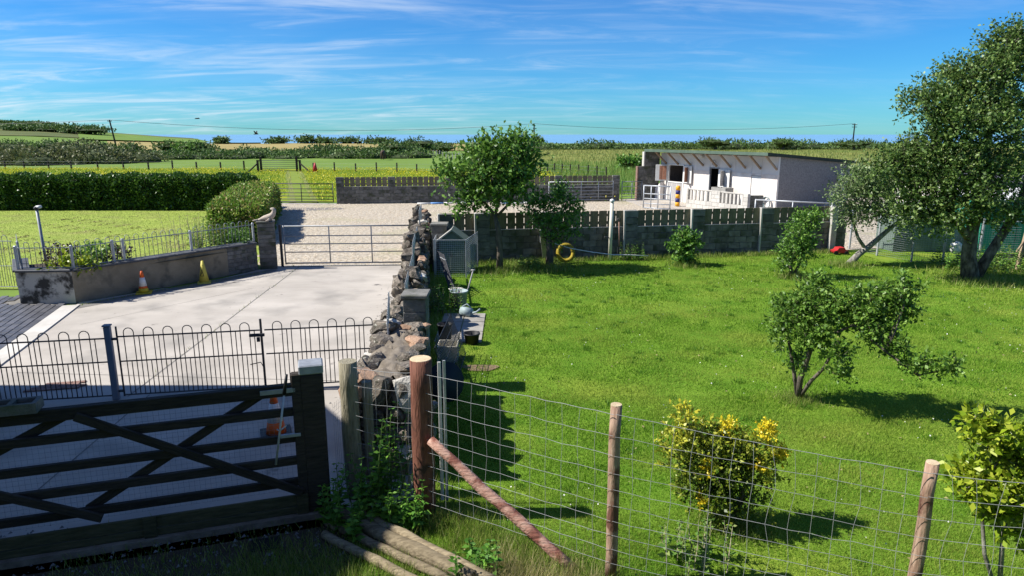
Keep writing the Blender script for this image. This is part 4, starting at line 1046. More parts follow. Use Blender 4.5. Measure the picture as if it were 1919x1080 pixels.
# front wall built round its openings (window 0.72-2.08, doorway 4.2-4.87, white door 7.22-7.8)
for a0, a1, z0, z1 in ((0, 0.7, 0, 1.95), (2.1, 4.18, 0, 1.95), (4.89, 7.18, 0, 1.95), (7.84, LEN, 0, 1.95), (7.18, 7.84, 1.86, 1.95)):
    front_piece('white_wall', m_white, a0, a1, z0, z1)
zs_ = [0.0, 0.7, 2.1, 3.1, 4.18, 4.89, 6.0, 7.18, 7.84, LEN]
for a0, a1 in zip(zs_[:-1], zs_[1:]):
    front_piece('upper_panel', m_upper, a0 + 0.004, a1 - 0.004, {0.7: 2.22, 4.18: 2.16}.get(a0, 1.953), HF, 0.003, 0.115)  # white wall drawn greyer above for the shade under the overhang
def wallbox(name, mat, a0, a1, t0, t1, zf, zb):
    mb = MB(); mb.hexa([SF.p(a0, t0, 0), SF.p(a1, t0, 0), SF.p(a1, t1, 0), SF.p(a0, t1, 0), SF.p(a0, t0, zf), SF.p(a1, t0, zf), SF.p(a1, t1, zb), SF.p(a0, t1, zb)])
    return mb.build(name, mat, sb)
wallbox('gable_wall', m_pebbledash, LEN - 0.16, LEN - 0.004, 0.125, DEP, HF - 0.01, HB)
wallbox('left_wall', m_pebbledash, 0.004, 0.16, 0.125, DEP, HF - 0.01, HB)
wallbox('back_wall', m_pebbledash, 0.165, LEN - 0.165, DEP - 0.16, DEP, HB, HB)
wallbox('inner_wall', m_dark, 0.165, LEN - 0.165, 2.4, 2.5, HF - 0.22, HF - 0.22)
mb = MB(); z0, z1 = HF + 0.02, HB + 0.02; OV = 1.0; ze = HF + 0.02 + OV * (HF - HB) / DEP + 0.03
mb.hexa([SF.p(-0.35, -OV, ze), SF.p(LEN + 0.12, -OV, ze), SF.p(LEN + 0.12, DEP + 0.2, z1), SF.p(-0.35, DEP + 0.2, z1),
         SF.p(-0.35, -OV, ze + 0.06), SF.p(LEN + 0.12, -OV, ze + 0.06), SF.p(LEN + 0.12, DEP + 0.2, z1 + 0.06), SF.p(-0.35, DEP + 0.2, z1 + 0.06)])
rf = mb.build('roof', m_timber, sb)
mb = MB(); SF.hexa(mb, -0.38, LEN + 0.15, -OV - 0.03, -OV, ze - 0.05, ze + 0.11); mb.build('fascia', m_roofgreen, rf)
mb = MB(); mb.hexa([SF.p(LEN + 0.12, -OV, ze - 0.05), SF.p(LEN + 0.15, -OV, ze - 0.05), SF.p(LEN + 0.15, DEP + .2, z1 - 0.06), SF.p(LEN + 0.12, DEP + .2, z1 - 0.06),
                    SF.p(LEN + 0.12, -OV, ze + 0.11), SF.p(LEN + 0.15, -OV, ze + 0.11), SF.p(LEN + 0.15, DEP + .2, z1 + 0.1), SF.p(LEN + 0.12, DEP + .2, z1 + 0.1)])
mb.build('verge', M('dark_green_edge', (0.02, 0.03, 0.024), (0.035, 0.048, 0.038), 3, rand=0, bump=0), rf)
mb = MB(); mb.hexa([SF.p(-0.34, -OV + .02, ze + .062), SF.p(LEN + .11, -OV + .02, ze + .062), SF.p(LEN + .11, DEP + .18, z1 + .062), SF.p(-0.34, DEP + .18, z1 + .062),
                    SF.p(-0.34, -OV + .02, ze + .09), SF.p(LEN + .11, -OV + .02, ze + .09), SF.p(LEN + .11, DEP + .18, z1 + .09), SF.p(-0.34, DEP + .18, z1 + .09)])
mb.build('roof_felt', m_roofgreen, rf)
for k in range(9):
    s = 0.55 + k * (LEN - 0.62) / 8
    beam('eave_bracket', m_timber, SF.p(s, -0.02, 2.22), SF.p(s, -OV + 0.06, ze - 0.03), 0.075, 0.11, sb)
# window with open shutters over the boarded lower door
for a0, a1, z0, z1 in ((0.7, 0.77, 0.0, 2.22), (2.03, 2.1, 0, 2.22), (0.77, 2.03, 2.15, 2.22), (0.77, 2.03, 1.12, 1.18)):
    front_piece('window_frame', m_wplastic, a0, a1, z0, z1, -0.03, 0.1)
for k in range(6): front_piece('door_board', m_greyboard, 0.78 + k * 0.208, 0.98 + k * 0.208, 0.02, 1.11, 0.0, 0.04)
def leaf_door(name, hinge_s, width, z0, z1, ang, frame_mat, board_mat, n, label=None):
    """door leaf hinged on the front, opened by ang from the wall line"""
    h = SF.p(hinge_s, -0.04); d = SF.ex * math.cos(ang) - SF.ey * math.sin(ang)
    f = Frame(h, h + d * width)
    p = f.piece(name, frame_mat, 0, width, -0.02, 0.01, z0, z1, sb, bev=0.004)
    w = (width - 0.14) / n
    for k in range(n): f.piece('board', board_mat, 0.07 + k * w + 0.003, 0.07 + (k + 1) * w - 0.003, -0.035, -0.021, z0 + 0.07, z1 - 0.07, p, bev=0.002)
    for k in range(n): f.piece('board', board_mat, 0.07 + k * w + 0.003, 0.07 + (k + 1) * w - 0.003, 0.011, 0.025, z0 + 0.07, z1 - 0.07, p, bev=0.002)
    if label: p['label'] = label
    return p
leaf_door('shutter', 0.7, 0.72, 1.2, 2.17, math.pi - 0.95, m_wplastic, m_redboard, 5, 'open left shutter with red boards')
leaf_door('shutter', 2.1, 0.76, 1.16, 2.15, 0.1, m_wplastic, m_redboard, 5, 'open right shutter with red boards')
leaf_door('half_door', 4.89, 0.92, 1.12, 2.08, 0.1, m_wplastic, m_greyboard, 6, 'open grey boarded upper door')
leaf_door('half_door', 4.89, 0.6, 0.1, 1.08, 0.4, m_wplastic, m_greyboard, 5)
for a0, a1, z0, z1 in ((4.14, 4.2, 0, 2.16), (4.87, 4.93, 0, 2.16), (4.2, 4.87, 2.1, 2.16)): front_piece('door_frame', m_steel_dull, a0, a1, z0, z1, -0.02, 0.1)
wd = front_piece('white_door', m_wplastic, 7.21, 7.81, 0.02, 1.84, 0.02, 0.06)
mb = MB(); mb.tube([SF.p(7.28, -0.02, 0.85), SF.p(7.28, -0.02, 1.0)], 0.015, 6); mb.build('handle', m_iron, wd)
front_piece('lintel', m_steel_dull, 7.2, 7.82, 1.835, 1.86, -0.02, 0.02)
front_piece('flood_lamp', m_wplastic, 3.45, 3.65, 2.66, 2.78, -0.2, -0.02)
mb = MB(); mb.tube([SF.p(4.5 + 0.14 * math.cos(a), -0.05, 2.42 + 0.14 * math.sin(a)) for a in np.linspace(0, 5.2, 14)], 0.012, 5); mb.build('coiled_cable', m_iron, sb)
# dark wing wall on the left of the stable front
ww = thing('stepped_wing_wall', 'dark stepped block wall projecting at the left of the stable', 'wall', (8.5, 42.3, 0))
wf = Frame((7.75, 42.35), (9.15, 42.72))
mb = MB(); wf.hexa(mb, 0.02, 1.38, 0.03, 0.18, 0, 2.05); wf.hexa(mb, 0.42, 1.38, 0.031, 0.179, 2.05, 2.9); mb.build('mortar_core', m_mortar, ww)
block_run(wf, ww, 0, 1.4, 0, 0.21, 0, 2.06); block_run(wf, ww, 0.4, 1.4, 0, 0.21, 2.06, 2.93)
wf.piece('edge_trim', m_rust, -0.09, -0.003, -0.02, 0.22, 0, 2.06, ww); wf.piece('edge_trim', m_pale_block, 0.31, 0.397, -0.02, 0.22, 2.06, 2.93, ww)
rp_ = MB(); q = [SF.p(-0.25, -0.35), SF.p(0.45, -0.35), SF.p(0.45, -0.08), SF.p(-0.25, -0.08)]
rp_.hexa([q[0], q[1], q[2], q[3], q[0] + Vector((0, 0, .5)), q[1] + Vector((0, 0, 1.1)), q[2] + Vector((0, 0, 1.1)), q[3] + Vector((0, 0, .5))])
tag(rp_.build('mounting_ramp', m_white), 'white sloping ramp wall under the left stable window', 'ramp')
# balustrade wall in front of the stable
bf_ = Frame((9.72, 38.3), (11.85, 34.45)); bl = thing('balustrade_wall', 'pale block wall with upright balusters in front of the stable', 'wall', bf_.p(1.8))
LB = bf_.L
mb = MB(); bf_.hexa(mb, 0.02, LB - 0.02, 0.03, 0.16, 0, 0.42); mb.build('mortar_core', m_mortar, bl)
block_run(bf_, bl, 0, LB, 0, 0.19, 0, 0.44, mat=m_pale_block)
for a0, a1 in ((0, 0.15), (LB * 0.43, LB * 0.57), (LB * 0.93, LB)): block_run(bf_, bl, a0, a1, 0, 0.19, 0.44, 1.05, mat=m_pale_block)
for a0, a1 in ((0.15, LB * 0.43), (LB * 0.57, LB * 0.93)):
    n = 6; w = (a1 - a0) / n
    for i in range(n): bf_.piece('baluster', m_pale_block, a0 + i * w + w * 0.3, a0 + i * w + w * 0.82, 0.05, 0.14, 0.44, 0.98, bl)
    bf_.piece('cap_rail', m_pale_block, a0, a1, 0.03, 0.16, 0.98, 1.05, bl)
df = Frame((11.85, 34.75), (12.65, 34.75)); tb = thing('block_bin_wall', 'short dark block wall at the end of the baluster wall', 'wall', df.p(0.4))
block_run(df, tb, 0, 0.9, 0, 0.2, 0, 0.95); mb = MB(); df.hexa(mb, 0.02, 0.88, 0.02, 0.18, 0, 0.93); mb.build('mortar_core', m_mortar, tb)
tk = thing('water_trough', 'grey box trough against the stable between door and white door', 'trough', SF.p(5.7, -0.6))
for a0, a1, t0, t1, z0, z1 in ((5.25, 6.3, -0.9, -0.84, 0, 1.15), (5.25, 6.3, -0.36, -0.3, 0, 1.15), (5.25, 5.31, -0.84, -0.36, 0, 1.15), (6.24, 6.3, -0.84, -0.36, 0, 1.15), (5.31, 6.24, -0.84, -0.36, 0, 0.2)):
    SF.piece('panel', M('trough_grey', (0.26, 0.25, 0.22), (0.34, 0.33, 0.3), 4, rand=0.05), a0, a1, t0, t1, z0, z1, tk, bev=0.004)
bo = thing('striped_bollard', 'amber and navy banded bollard in front of the stable', 'bollard', (9.28, 38.4, 0))
for k in range(5):
    mb = MB(); mb.lathe([(0.13, 0.04 + k * 0.22), (0.13, 0.26 + k * 0.22)] if k < 4 else [(0.13, 0.92), (0.13, 1.1), (0.09, 1.16), (0.02, 1.18)], (9.28, 38.4, 0), 14); mb.build('band', m_amber if k % 2 == 0 else m_navy, bo, True)
hr = thing('garden_hose', 'pale coiled hose hanging on the stable front beside the white door', 'hose', SF.p(8.37, -0.1, 0.2))
for k in range(4):
    mb = MB(); mb.tube([SF.p(8.4 + (0.2 + k * .02) * math.cos(a), -0.07 - k * 0.035, 0.5 + (0.3 + k * .01) * math.sin(a)) for a in np.linspace(0, 2 * math.pi, 20)], 0.02, 5); mb.build('coil', m_bluegrey, hr, True)
SF.piece('reel', m_wplastic, 8.12, 8.22, -0.12, -0.004, 0.5, 0.66, hr)
tube_gate('pen_rail', 'low pale steel rail behind the boarded wall near the stable corner', (10.6, 29.8), (13.2, 28.2), 0.35, 1.2, (0, .5, 1), (0, .5, 1), m_steel, 0.03)
ld = thing('timber_ladder', 'leaning timber ladder frame against the pebbledashed gable', 'ladder', SF.p(LEN + 1.0, 3.5))
a0, a1 = SF.p(LEN + 0.9, 2.4, 0.0), SF.p(LEN + 0.12, 4.9, 1.9); b0, b1 = SF.p(LEN + 1.3, 2.6, 0.0), SF.p(LEN + 0.45, 5.2, 1.9)
beam('stile', m_greyboard, a0, a1, 0.06, 0.09, ld); beam('stile', m_greyboard, b0, b1, 0.06, 0.09, ld)
for k in range(8): beam('rung', m_greyboard, a0.lerp(a1, (k + .5) / 8), b0.lerp(b1, (k + .5) / 8), 0.05, 0.05, ld)

# ------------------------------------------------------------------ riding poles on the gravel
for k, (x0, x1) in enumerate(((782, 880), (925, 1000))):
    A, B = G(x0, 381, 0.06), G(x1, 379, 0.06); 
    t = thing('jump_pole', ('white and blue painted pole lying left of the apple tree trunk', 'white and blue painted pole lying right of the apple tree trunk')[k], 'pole', A, 'painted poles on the gravel')
    for j in range(4):
        mb = MB(); mb.tube([A.lerp(B, j / 4), A.lerp(B, (j + 1) / 4)], 0.055, 8); mb.build('painted_band', m_blue if j == 1 else m_wplastic, t, True)

# ------------------------------------------------------------------ hut, mesh run and clutter by the stone wall
hx, hy = -1.75, 20.0
hu = thing('green_hut', 'small grey green hut with gabled roof at the end of the stone wall', 'hut', (hx, hy, 0))
mb = MB(); w, dp, ev, rg = 0.36, 0.4, 0.98, 1.26
mb.add([(hx - w, hy - dp, 0), (hx + w, hy - dp, 0), (hx + w, hy + dp, 0), (hx - w, hy + dp, 0), (hx - w, hy - dp, ev), (hx + w, hy - dp, ev), (hx + w, hy + dp, ev), (hx - w, hy + dp, ev), (hx, hy - dp, rg), (hx, hy + dp, rg)],
       [(0, 1, 5, 8, 4), (1, 2, 6, 5), (2, 3, 7, 9, 6), (3, 0, 4, 7)]); mb.build('wall', m_hut, hu)
for sgn in (-1, 1):
    mb = MB(); e = hx + sgn * (w + 0.1); ze_ = ev - 0.07
    mb.hexa([(e, hy - dp - .06, ze_), (hx, hy - dp - .06, rg), (hx, hy + dp + .06, rg), (e, hy + dp + .06, ze_), (e, hy - dp - .06, ze_ + .05), (hx, hy - dp - .06, rg + .05), (hx, hy + dp + .06, rg + .05), (e, hy + dp + .06, ze_ + .05)])
    mb.build('roof_panel', m_bucket if sgn < 0 else m_hut, hu)
piece('door', m_hut, (0.34, 0.03, 0.75), (hx + 0.12, hy - dp - 0.018, 0.45), hu); piece('handle', m_iron, (0.03, 0.03, 0.08), (hx, hy - dp - 0.05, 0.55), hu)
def mesh_panel(parent, f, z0, z1, cell, mat, r=0.003, name='wire_mesh'):
    mb = MB()
    for z in np.arange(z0, z1 + 1e-6, cell): mb.tube([f.p(0, 0, z), f.p(f.L, 0, z)], r, 3, False)
    for s in np.arange(0, f.L + 1e-6, cell): mb.tube([f.p(s, 0.002, z0), f.p(s, 0.002, z1)], r, 3, False)
    o = mb.build(name, mat, parent); o['kind'] = 'stuff'; return o
rn = thing('wire_run', 'square wire mesh pen in front of the small green hut', 'pen', (-1.5, 19.2, 0))
for A, B in (((-2.2, 19.0), (-1.3, 19.0)), ((-1.3, 19.0), (-1.05, 20.6)), ((-2.2, 19.0), (-2.25, 20.4))):
    f = Frame(A, B); mesh_panel(rn, f, 0.05, 1.08, 0.055, m_steel, 0.004)
    for s in (0, f.L): f.piece('post', m_steel_dull, s - 0.015, s + 0.015, -0.015, 0.015, 0, 1.1, rn)
    f.piece('rail', m_steel_dull, 0, f.L, -0.012, 0.012, 1.07, 1.095, rn)
def pot(name, label, cat, at, rb, rt, h, mat, rim=0.012, fill=None, group=None):
    t = thing(name, label, cat, at, group); n = 18
    mb = MB(); mb.lathe([(0.001, 0), (rb, 0), (rt, h - 0.03), (rt + rim, h - 0.03), (rt + rim, h), (rt - 0.006, h), (rb - 0.008, 0.02), (0.001, 0.02)], at, n, False); mb.build('body', mat, t, True)
    if fill: mb = MB(); mb.lathe([(rt * 0.95, h * 0.82), (0.001, h * 0.86)], at, n, False); mb.build('contents', fill, t)
    return t
pot('plant_tub', 'pale blue tub with earth in it beside the stone wall', 'tub', (-1.22, 15.3, 0.0), 0.15, 0.2, 0.46, m_bluegrey, fill=m_terra)
pot('bucket', 'pale white bucket standing inside the clutter by the pale blue tub', 'bucket', (-1.32, 15.75, 0.0), 0.13, 0.17, 0.42, m_bucket, fill=m_terra)
pot('black_bucket', 'tall black plastic bucket standing on the concrete slabs', 'bucket', (-1.3, 12.75, 0.03), 0.11, 0.145, 0.36, m_black)
pot('black_tub', 'low round black rubber tub on the edge of the lawn', 'tub', (-0.78, 12.7, 0.0), 0.12, 0.15, 0.22, m_black)
tr = thing('watering_can', 'pale blue green watering can lying below the tub on the slabs', 'watering can', (-1.02, 14.75, 0.03))
mb = MB(); mb.tube([(-1.12, 14.72, 0.13), (-0.9, 14.6, 0.12)], [0.11, 0.1], 12); mb.build('body', m_bluegrey, tr, True)
mb = MB(); mb.tube([(-0.92, 14.6, 0.1), (-0.78, 14.5, 0.16), (-0.7, 14.45, 0.24)], [0.03, 0.02, 0.018], 8); mb.build('spout', m_bluegrey, tr, True)
mb = MB(); mb.tube([(-1.1, 14.7, 0.24), (-1.0, 14.66, 0.3), (-0.9, 14.62, 0.22)], 0.015, 6); mb.build('handle', m_bluegrey, tr, True)
bx = thing('white_crate', 'open pale white plastic crate at the foot of the stone wall', 'crate', (-1.15, 11.75, 0))
for sx, sy, w_, d_ in ((0, -.2, .36, .02), (0, .2, .36, .02), (-.17, 0, .02, .38), (.17, 0, .02, .38)): piece('side', m_cream, (w_, d_, 0.3), (-1.15 + sx, 11.75 + sy, 0.16), bx)
piece('bottom', m_cream, (0.34, 0.38, 0.02), (-1.15, 11.75, 0.02), bx)
sp_ = thing('spade', 'wooden handled spade stuck upright in the tub by the wall', 'spade', (-1.0, 15.5, 0.2))
mb = MB(); mb.tube([(-1.08, 15.45, 0.25), (-0.9, 15.5, 0.92)], 0.02, 6); mb.build('shaft', m_greyboard, sp_, True)
mb = MB(); mb.tube([(-0.95, 15.5, 0.92), (-0.85, 15.5, 0.92)], 0.018, 6); mb.build('grip', m_greyboard, sp_, True)
lr = thing('wire_rack', 'grey wire grid panel leaning against the garden side of the stone wall', 'rack', (-1.0, 10.9, 0))
f = Frame((-1.17, 10.0), (-1.1, 12.0))
mb = MB()
for k in range(24):
    s = k * f.L / 23; mb.tube([f.p(s, -0.25, 0.05), f.p(s, 0.02, 0.78)], 0.006, 4, False)
for z in (0.05, 0.25, 0.45, 0.62, 0.78): mb.tube([f.p(0, -0.25 + 0.27 * (z - .05) / .73, z), f.p(f.L, -0.25 + 0.27 * (z - .05) / .73, z)], 0.008, 4, False)
mb.build('grid', m_iron, lr)['kind'] = 'stuff'
la = thing('slatted_rack', 'narrow slatted metal rack leaning against the wall behind the tubs', 'rack', (-1.55, 16.8, 0))
for k in range(5): beam('slat', m_iron, (-1.28 - k * 0.05, 16.0 + k * 0.12, 0.02), (-1.75 - k * 0.05, 17.2 + k * 0.12, 1.0), 0.03, 0.02, la)
for k in (0.15, 0.85): beam('crossbar', m_steel, Vector((-1.28, 16.0, 0.02)).lerp(Vector((-1.75, 17.2, 1.0)), k) + Vector((0, 0, .025)), Vector((-1.48, 16.48, 0.02)).lerp(Vector((-1.95, 17.68, 1.0)), k) + Vector((0, 0, .025)), 0.03, 0.02, la)
by = thing('blue_barrel', 'dark blue plastic drum lid leaning behind the wire grid panel', 'lid', (-1.0, 9.6, 0))
mb = MB(); mb.tube([(-1.0, 9.55, 0.4), (-0.96, 9.5, 0.42)], 0.3, 18); mb.build('lid', M('navy_plastic', (0.012, 0.017, 0.024), (0.018, 0.025, 0.034), 3, rand=0, bump=0), by, True)
# things along the block wall
tyre = thing('yellow_tyre', 'yellow painted tyre ring leaning against the block wall behind the small tree', 'tyre', D(1060, 466, 21.2))
c = D(1060, 473, 21.25); ring = [c + Vector((0.24 * math.cos(a), 0.08 * math.sin(a), 0.24 * math.sin(a))) for a in np.linspace(0, 2 * math.pi, 25)]
mb = MB(); mb.tube(ring, 0.065, 8, False); mb.build('ring', M('faded_yellow_tyre', (0.2, 0.15, 0.015), (0.42, 0.31, 0.02), 9, rough=0.7, bump=0, rand=0), tyre, True)
wp = thing('clothes_post', 'tall cream round post standing before the boarded wall', 'post', G(1143, 478))
b = Vector((D(1143, 470, 21.75).x, 21.75, 0)); a = D(1147, 379, b.y)
mb = MB(); mb.tube([b, a], 0.06, 10); mb.build('pole', m_cream, wp, True)
mb = MB(); mb.lathe([(0.03, 0), (0.075, 0.02), (0.07, 0.09), (0.02, 0.12)], a, 10); mb.build('cap', m_wplastic, wp, True)
mb = MB(); mb.tube([D(1141, 445, b.y - .06), D(1133, 443, b.y - .1)], 0.03, 6); mb.build('cleat', m_iron, wp)
rp = thing('rope', 'slack pale rope strung low from the small tree past the cream post', 'rope', G(1100, 470))
pts = [D(x, y, 20.55 + (x - 1040) * 0.004) for x, y in ((1037, 455), (1070, 465), (1110, 472), (1150, 477), (1180, 477), (1215, 479))]
mb = MB(); mb.tube(pts, 0.016, 5); mb.build('cord', m_wplastic, rp, True)
fk = thing('garden_fork', 'red handled garden fork hanging on the block wall right of the cream post', 'fork', D(1162, 460, 21.9))
p0, p1 = D(1160, 415, 21.95), D(1161, 462, 21.9)
mb = MB(); mb.tube([p0, p1], 0.022, 6); mb.build('shaft', m_rust, fk, True)
mb = MB(); mb.tube([p0 + Vector((-.05, 0, .1)), p0 + Vector((.06, 0, .1)), p0 + Vector((.03, 0, 0)), p0 + Vector((-.03, 0, 0)), p0 + Vector((-.05, 0, .1))], 0.014, 5); mb.build('grip', m_iron, fk, True)
for dx in (-.06, 0, .06): mb = MB(); mb.tube([p1 + Vector((dx, 0, 0)), p1 + Vector((dx, -.02, -.25))], 0.009, 4); mb.build('tine', m_iron, fk)
rt = thing('red_toy_car', 'small red plastic toy car shell under the end of the block wall', 'toy car', (11.35, 22.9, 0))
c = G(1573, 466, 0.18)
V_ = MB(); prof = [(-.22, .05), (-.24, .11), (-.14, .14), (-.08, .22), (.1, .23), (.16, .14), (.24, .12), (.24, .05)]
V_.add([(c.x + x, c.y - .16, z + .02) for x, z in prof] + [(c.x + x, c.y + .16, z + .02) for x, z in prof], [tuple(range(7, -1, -1)), tuple(range(8, 16))] + [(i, (i + 1) % 8, (i + 1) % 8 + 8, i + 8) for i in range(8)])
V_.build('body', m_redplastic, rt)
for x, y in ((-.18, -.17), (.18, -.17), (-.18, .17), (.18, .17)): mb = MB(); mb.tube([(c.x + x, c.y + y - .02, .07), (c.x + x, c.y + y + .02, .07)], 0.07, 10); mb.build('wheel', m_black, rt)
gs = thing('leaning_board', 'grey weathered board leaning on the trunk of the small apple tree', 'board', G(1023, 488))
beam('board', m_greyboard, D(1020, 432, 20.6), G(1026, 487) + Vector((0, -.1, 0)), 0.3, 0.03, gs)
# wire mesh pens, green sheds and low building on the right
pens = [(12.0, 24.0), (12.25, 22.6), (12.75, 21.45), (13.4, 20.9), (14.3, 20.6), (15.4, 20.5)]
pn = thing('mesh_pen', 'square mesh poultry pen with grey posts in front of the green shed', 'pen', (13.2, 21.5, 0))
for A, B in zip(pens[:-1], pens[1:]):
    f = Frame(A, B); mesh_panel(pn, f, 0.05, 1.4, 0.07, m_steel_dull, 0.0035)
    f.piece('post', m_steel, -0.03, 0.03, -0.03, 0.03, 0, 1.5, pn)
    f.piece('rail', m_steel, 0.03, f.L - 0.03, -0.015, 0.015, 1.4, 1.43, pn)
def shed(name, label, x0, x1, y0, y1, h, wall, roof, cat='shed', ribs=True):
    t = thing(name, label, cat, ((x0 + x1) / 2, (y0 + y1) / 2, 0))
    n = max(2, int((x1 - x0) / 0.6))
    mb = MB(); mb.box(x0 + .02, x1 - .02, y0 + .03, y1, 0, h); mb.build('wall', wall, t)
    for i in range(n):
        piece('panel', wall, ((x1 - x0) / n - 0.02, 0.03, h - 0.04), (x0 + (i + .5) * (x1 - x0) / n, y0 + 0.012, h / 2), t)
    mb = MB(); mb.hexa([(x0 - .1, y0 - .12, h + .02), (x1 + .1, y0 - .12, h + .02), (x1 + .1, y1 + .1, h + .28), (x0 - .1, y1 + .1, h + .28), (x0 - .1, y0 - .12, h + .08), (x1 + .1, y0 - .12, h + .08), (x1 + .1, y1 + .1, h + .34), (x0 - .1, y1 + .1, h + .34)])
    mb.build('roof', roof, t); return t
shed('teal_shed', 'bright teal sheeted shed behind the large tree at the right', 16.0, 21.0, 23.2, 25.5, 1.75, m_teal, m_upper)
shed('pen_shelter', 'low grey green shelter inside the mesh pen', 13.2, 15.2, 23.4, 24.6, 1.25, m_hut, m_hut)
shed('low_outbuilding', 'long low pale pinkish outbuilding behind the sheds at the right', 17.2, 27.0, 27.5, 31.0, 2.0, m_white, m_slate, 'outbuilding')
sa_ = thing('sack', 'crumpled white plastic sack hung on the mesh pen', 'sack', (13.4, 20.7, 0.55))
bmx = bmesh.new(); bmesh.ops.create_icosphere(bmx, subdivisions=2, radius=0.2)
for v in bmx.verts: v.co = v.co * rnd.uniform(0.75, 1.15); v.co.y *= 0.5
me = bpy.data.meshes.new('sack'); bmx.to_mesh(me); bmx.free(); me.materials.append(m_wplastic); link('sack_body', me, (13.55, 20.6, 0.62), sa_)
tpst = thing('leaning_stake', 'brown timber stake with side arm at the right edge of the lawn', 'stake', G(1905, 505))
b = G(1906, 505); beam('stake', m_timber, b, b + Vector((0.12, 0, 1.3)), 0.1, 0.1, tpst); beam('arm', m_timber, b + Vector((0.08, -.06, 1.0)), b + Vector((-.15, -.06, .55)), 0.05, 0.05, tpst)
bm_ = thing('low_beam', 'dark low timber rail beside the stake at the right edge', 'rail', b + Vector((.5, .3, 0)))
beam('beam', m_darkwood, b + Vector((-.4, .4, .35)), b + Vector((2.5, .6, .35)), 0.1, 0.12, bm_); piece('foot', m_darkwood, (.1, .1, .36), b + Vector((0.3, .44, .17)), bm_)

# ------------------------------------------------------------------ hedges
def hedge(name, label, path, width, h, mat, n, leaf, body, round_end=False, hvar=0.06):
    """a clipped hedge following a ground path: dark inner body, leaves over its faces"""
    t = thing(name, label, 'hedge', path[0] + (0,) if len(path[0]) == 2 else path[0])
    segs = [(Vector((*a, 0)), Vector((*b, 0))) for a, b in zip(path[:-1], path[1:])]
    ws = [width] * len(path) if not isinstance(width, (list, tuple)) else width
    tot = sum((b - a).length for a, b in segs); Ps = []; Ds = []
    mb = MB()
    for i, (a, b) in enumerate(segs):
        f = Frame(a, b); w0, w1 = ws[i] / 2, ws[i + 1] / 2
        i_ = 0.12
        mb.hexa([f.p(i_, -w0 + i_), f.p(f.L - i_, -w1 + i_), f.p(f.L - i_, w1 - i_), f.p(i_, w0 - i_), f.p(i_, -w0 + i_, h - .15), f.p(f.L - i_, -w1 + i_, h - .15), f.p(f.L - i_, w1 - i_, h - .15), f.p(i_, w0 - i_, h - .15)])
        area = f.L * (2 * h + (w0 + w1)); k = int(n * (b - a).length / tot)
        u = rng.random(k) * f.L; ww = w0 + (w1 - w0) * u / f.L; per = rng.random(k) * (2 * h + 2 * ww.mean())
        s = np.zeros(k); z = np.zeros(k); nt = np.zeros(k); nz = np.zeros(k)
        A = per < h; B = (per >= h) & (per < 2 * h); C = per >= 2 * h
        s[A] = -ww[A]; z[A] = per[A]; nt[A] = -1
        s[B] = ww[B]; z[B] = per[B] - h; nt[B] = 1
        s[C] = (rng.random(C.sum()) * 2 - 1) * ww[C]; z[C] = h; nz[C] = 1
        # soften corners and lump the surface
        rr = 0.3; e = np.maximum(0, z - (h - rr)) / rr; s = np.where(C, s, s * (1 - 0.13 * e ** 2))
        edge = np.abs(s) / ww; z = np.where(C, z - 0.22 * np.maximum(0, edge - 0.6) ** 2 * 6 * 0.4, z)
        bump_ = 0.05 * np.sin(u * 2.3 + z * 3) + 0.05 * np.sin(u * 5.1 + s * 4) + hvar * rng.normal(size=k)
        ex = np.array(f.ex); ey = np.array(f.ey)
        P = np.array(f.A)[None] + ex[None] * u[:, None] + ey[None] * (s + nt * bump_)[:, None] + np.array([0, 0, 1.0])[None] * (z + nz * bump_)[:, None]
        Nn = ey[None] * nt[:, None] + np.array([0, 0, 1.0])[None] * nz[:, None]
        Ps.append(P); Ds.append(unit(Nn * 0.6 + rng.normal(size=(k, 3)) * 0.6 + np.array([0, 0, 0.35])))
    for end, sgn in ((0, -1), (-1, 1)):                 # end faces
        a, b = segs[end]; f = Frame(a, b); k = int(n * ws[end] * h / (tot * (2 * h + width if not isinstance(width, (list, tuple)) else 2 * h + 2)))
        w_ = ws[end] / 2; s = (rng.random(k) * 2 - 1) * w_; z = rng.random(k) * h * (1 - 0.12 * (np.abs(s) / w_) ** 4)
        bulge = 0.45 * (1 - (s / w_) ** 2) * (1 if round_end else 0.1) * np.sqrt(np.clip(1 - (z / h) ** 6, 0, 1)) + 0.06 * rng.normal(size=k)
        base_ = 0 if end == 0 else f.L
        P = np.array(f.A)[None] + np.array(f.ex)[None] * (base_ + sgn * bulge)[:, None] + np.array(f.ey)[None] * s[:, None] + np.array([0, 0, 1.0])[None] * z[:, None]
        Ps.append(P); Ds.append(unit(np.array(f.ex)[None] * sgn * 0.7 + rng.normal(size=(k, 3)) * 0.6 + np.array([0, 0, .35])))
    mb.build('hedge_body', body, t)
    P = np.concatenate(Ps); Dn = np.concatenate(Ds); P[:, 2] = np.maximum(P[:, 2], 0.03)
    leaves('foliage', P, Dn, leaf * (0.6 + 0.8 * rng.random(len(P))), mat, t, 0.6)
    return t
m_hbody = M('hedge_twigs', (0.02, 0.032, 0.01), (0.05, 0.072, 0.02), 9, rough=0.95, bump=0.8, rand=0)
hedge('long_hedge', 'long dark clipped hedge across the back of the left lawn', [(-33, 37.4), (-22, 37.5), (-14.2, 37.4)], 1.9, 1.7, l_hedge, 60000, 0.13, m_hbody)
hedge('drive_hedge', 'rounded yellow green hedge beside the gravel drive', [(-10.25, 25.3), (-11.6, 30.0), (-13.4, 36.2)], [1.9, 1.9, 1.9], 1.42, l_hedge2, 42000, 0.1, m_hbody, True)

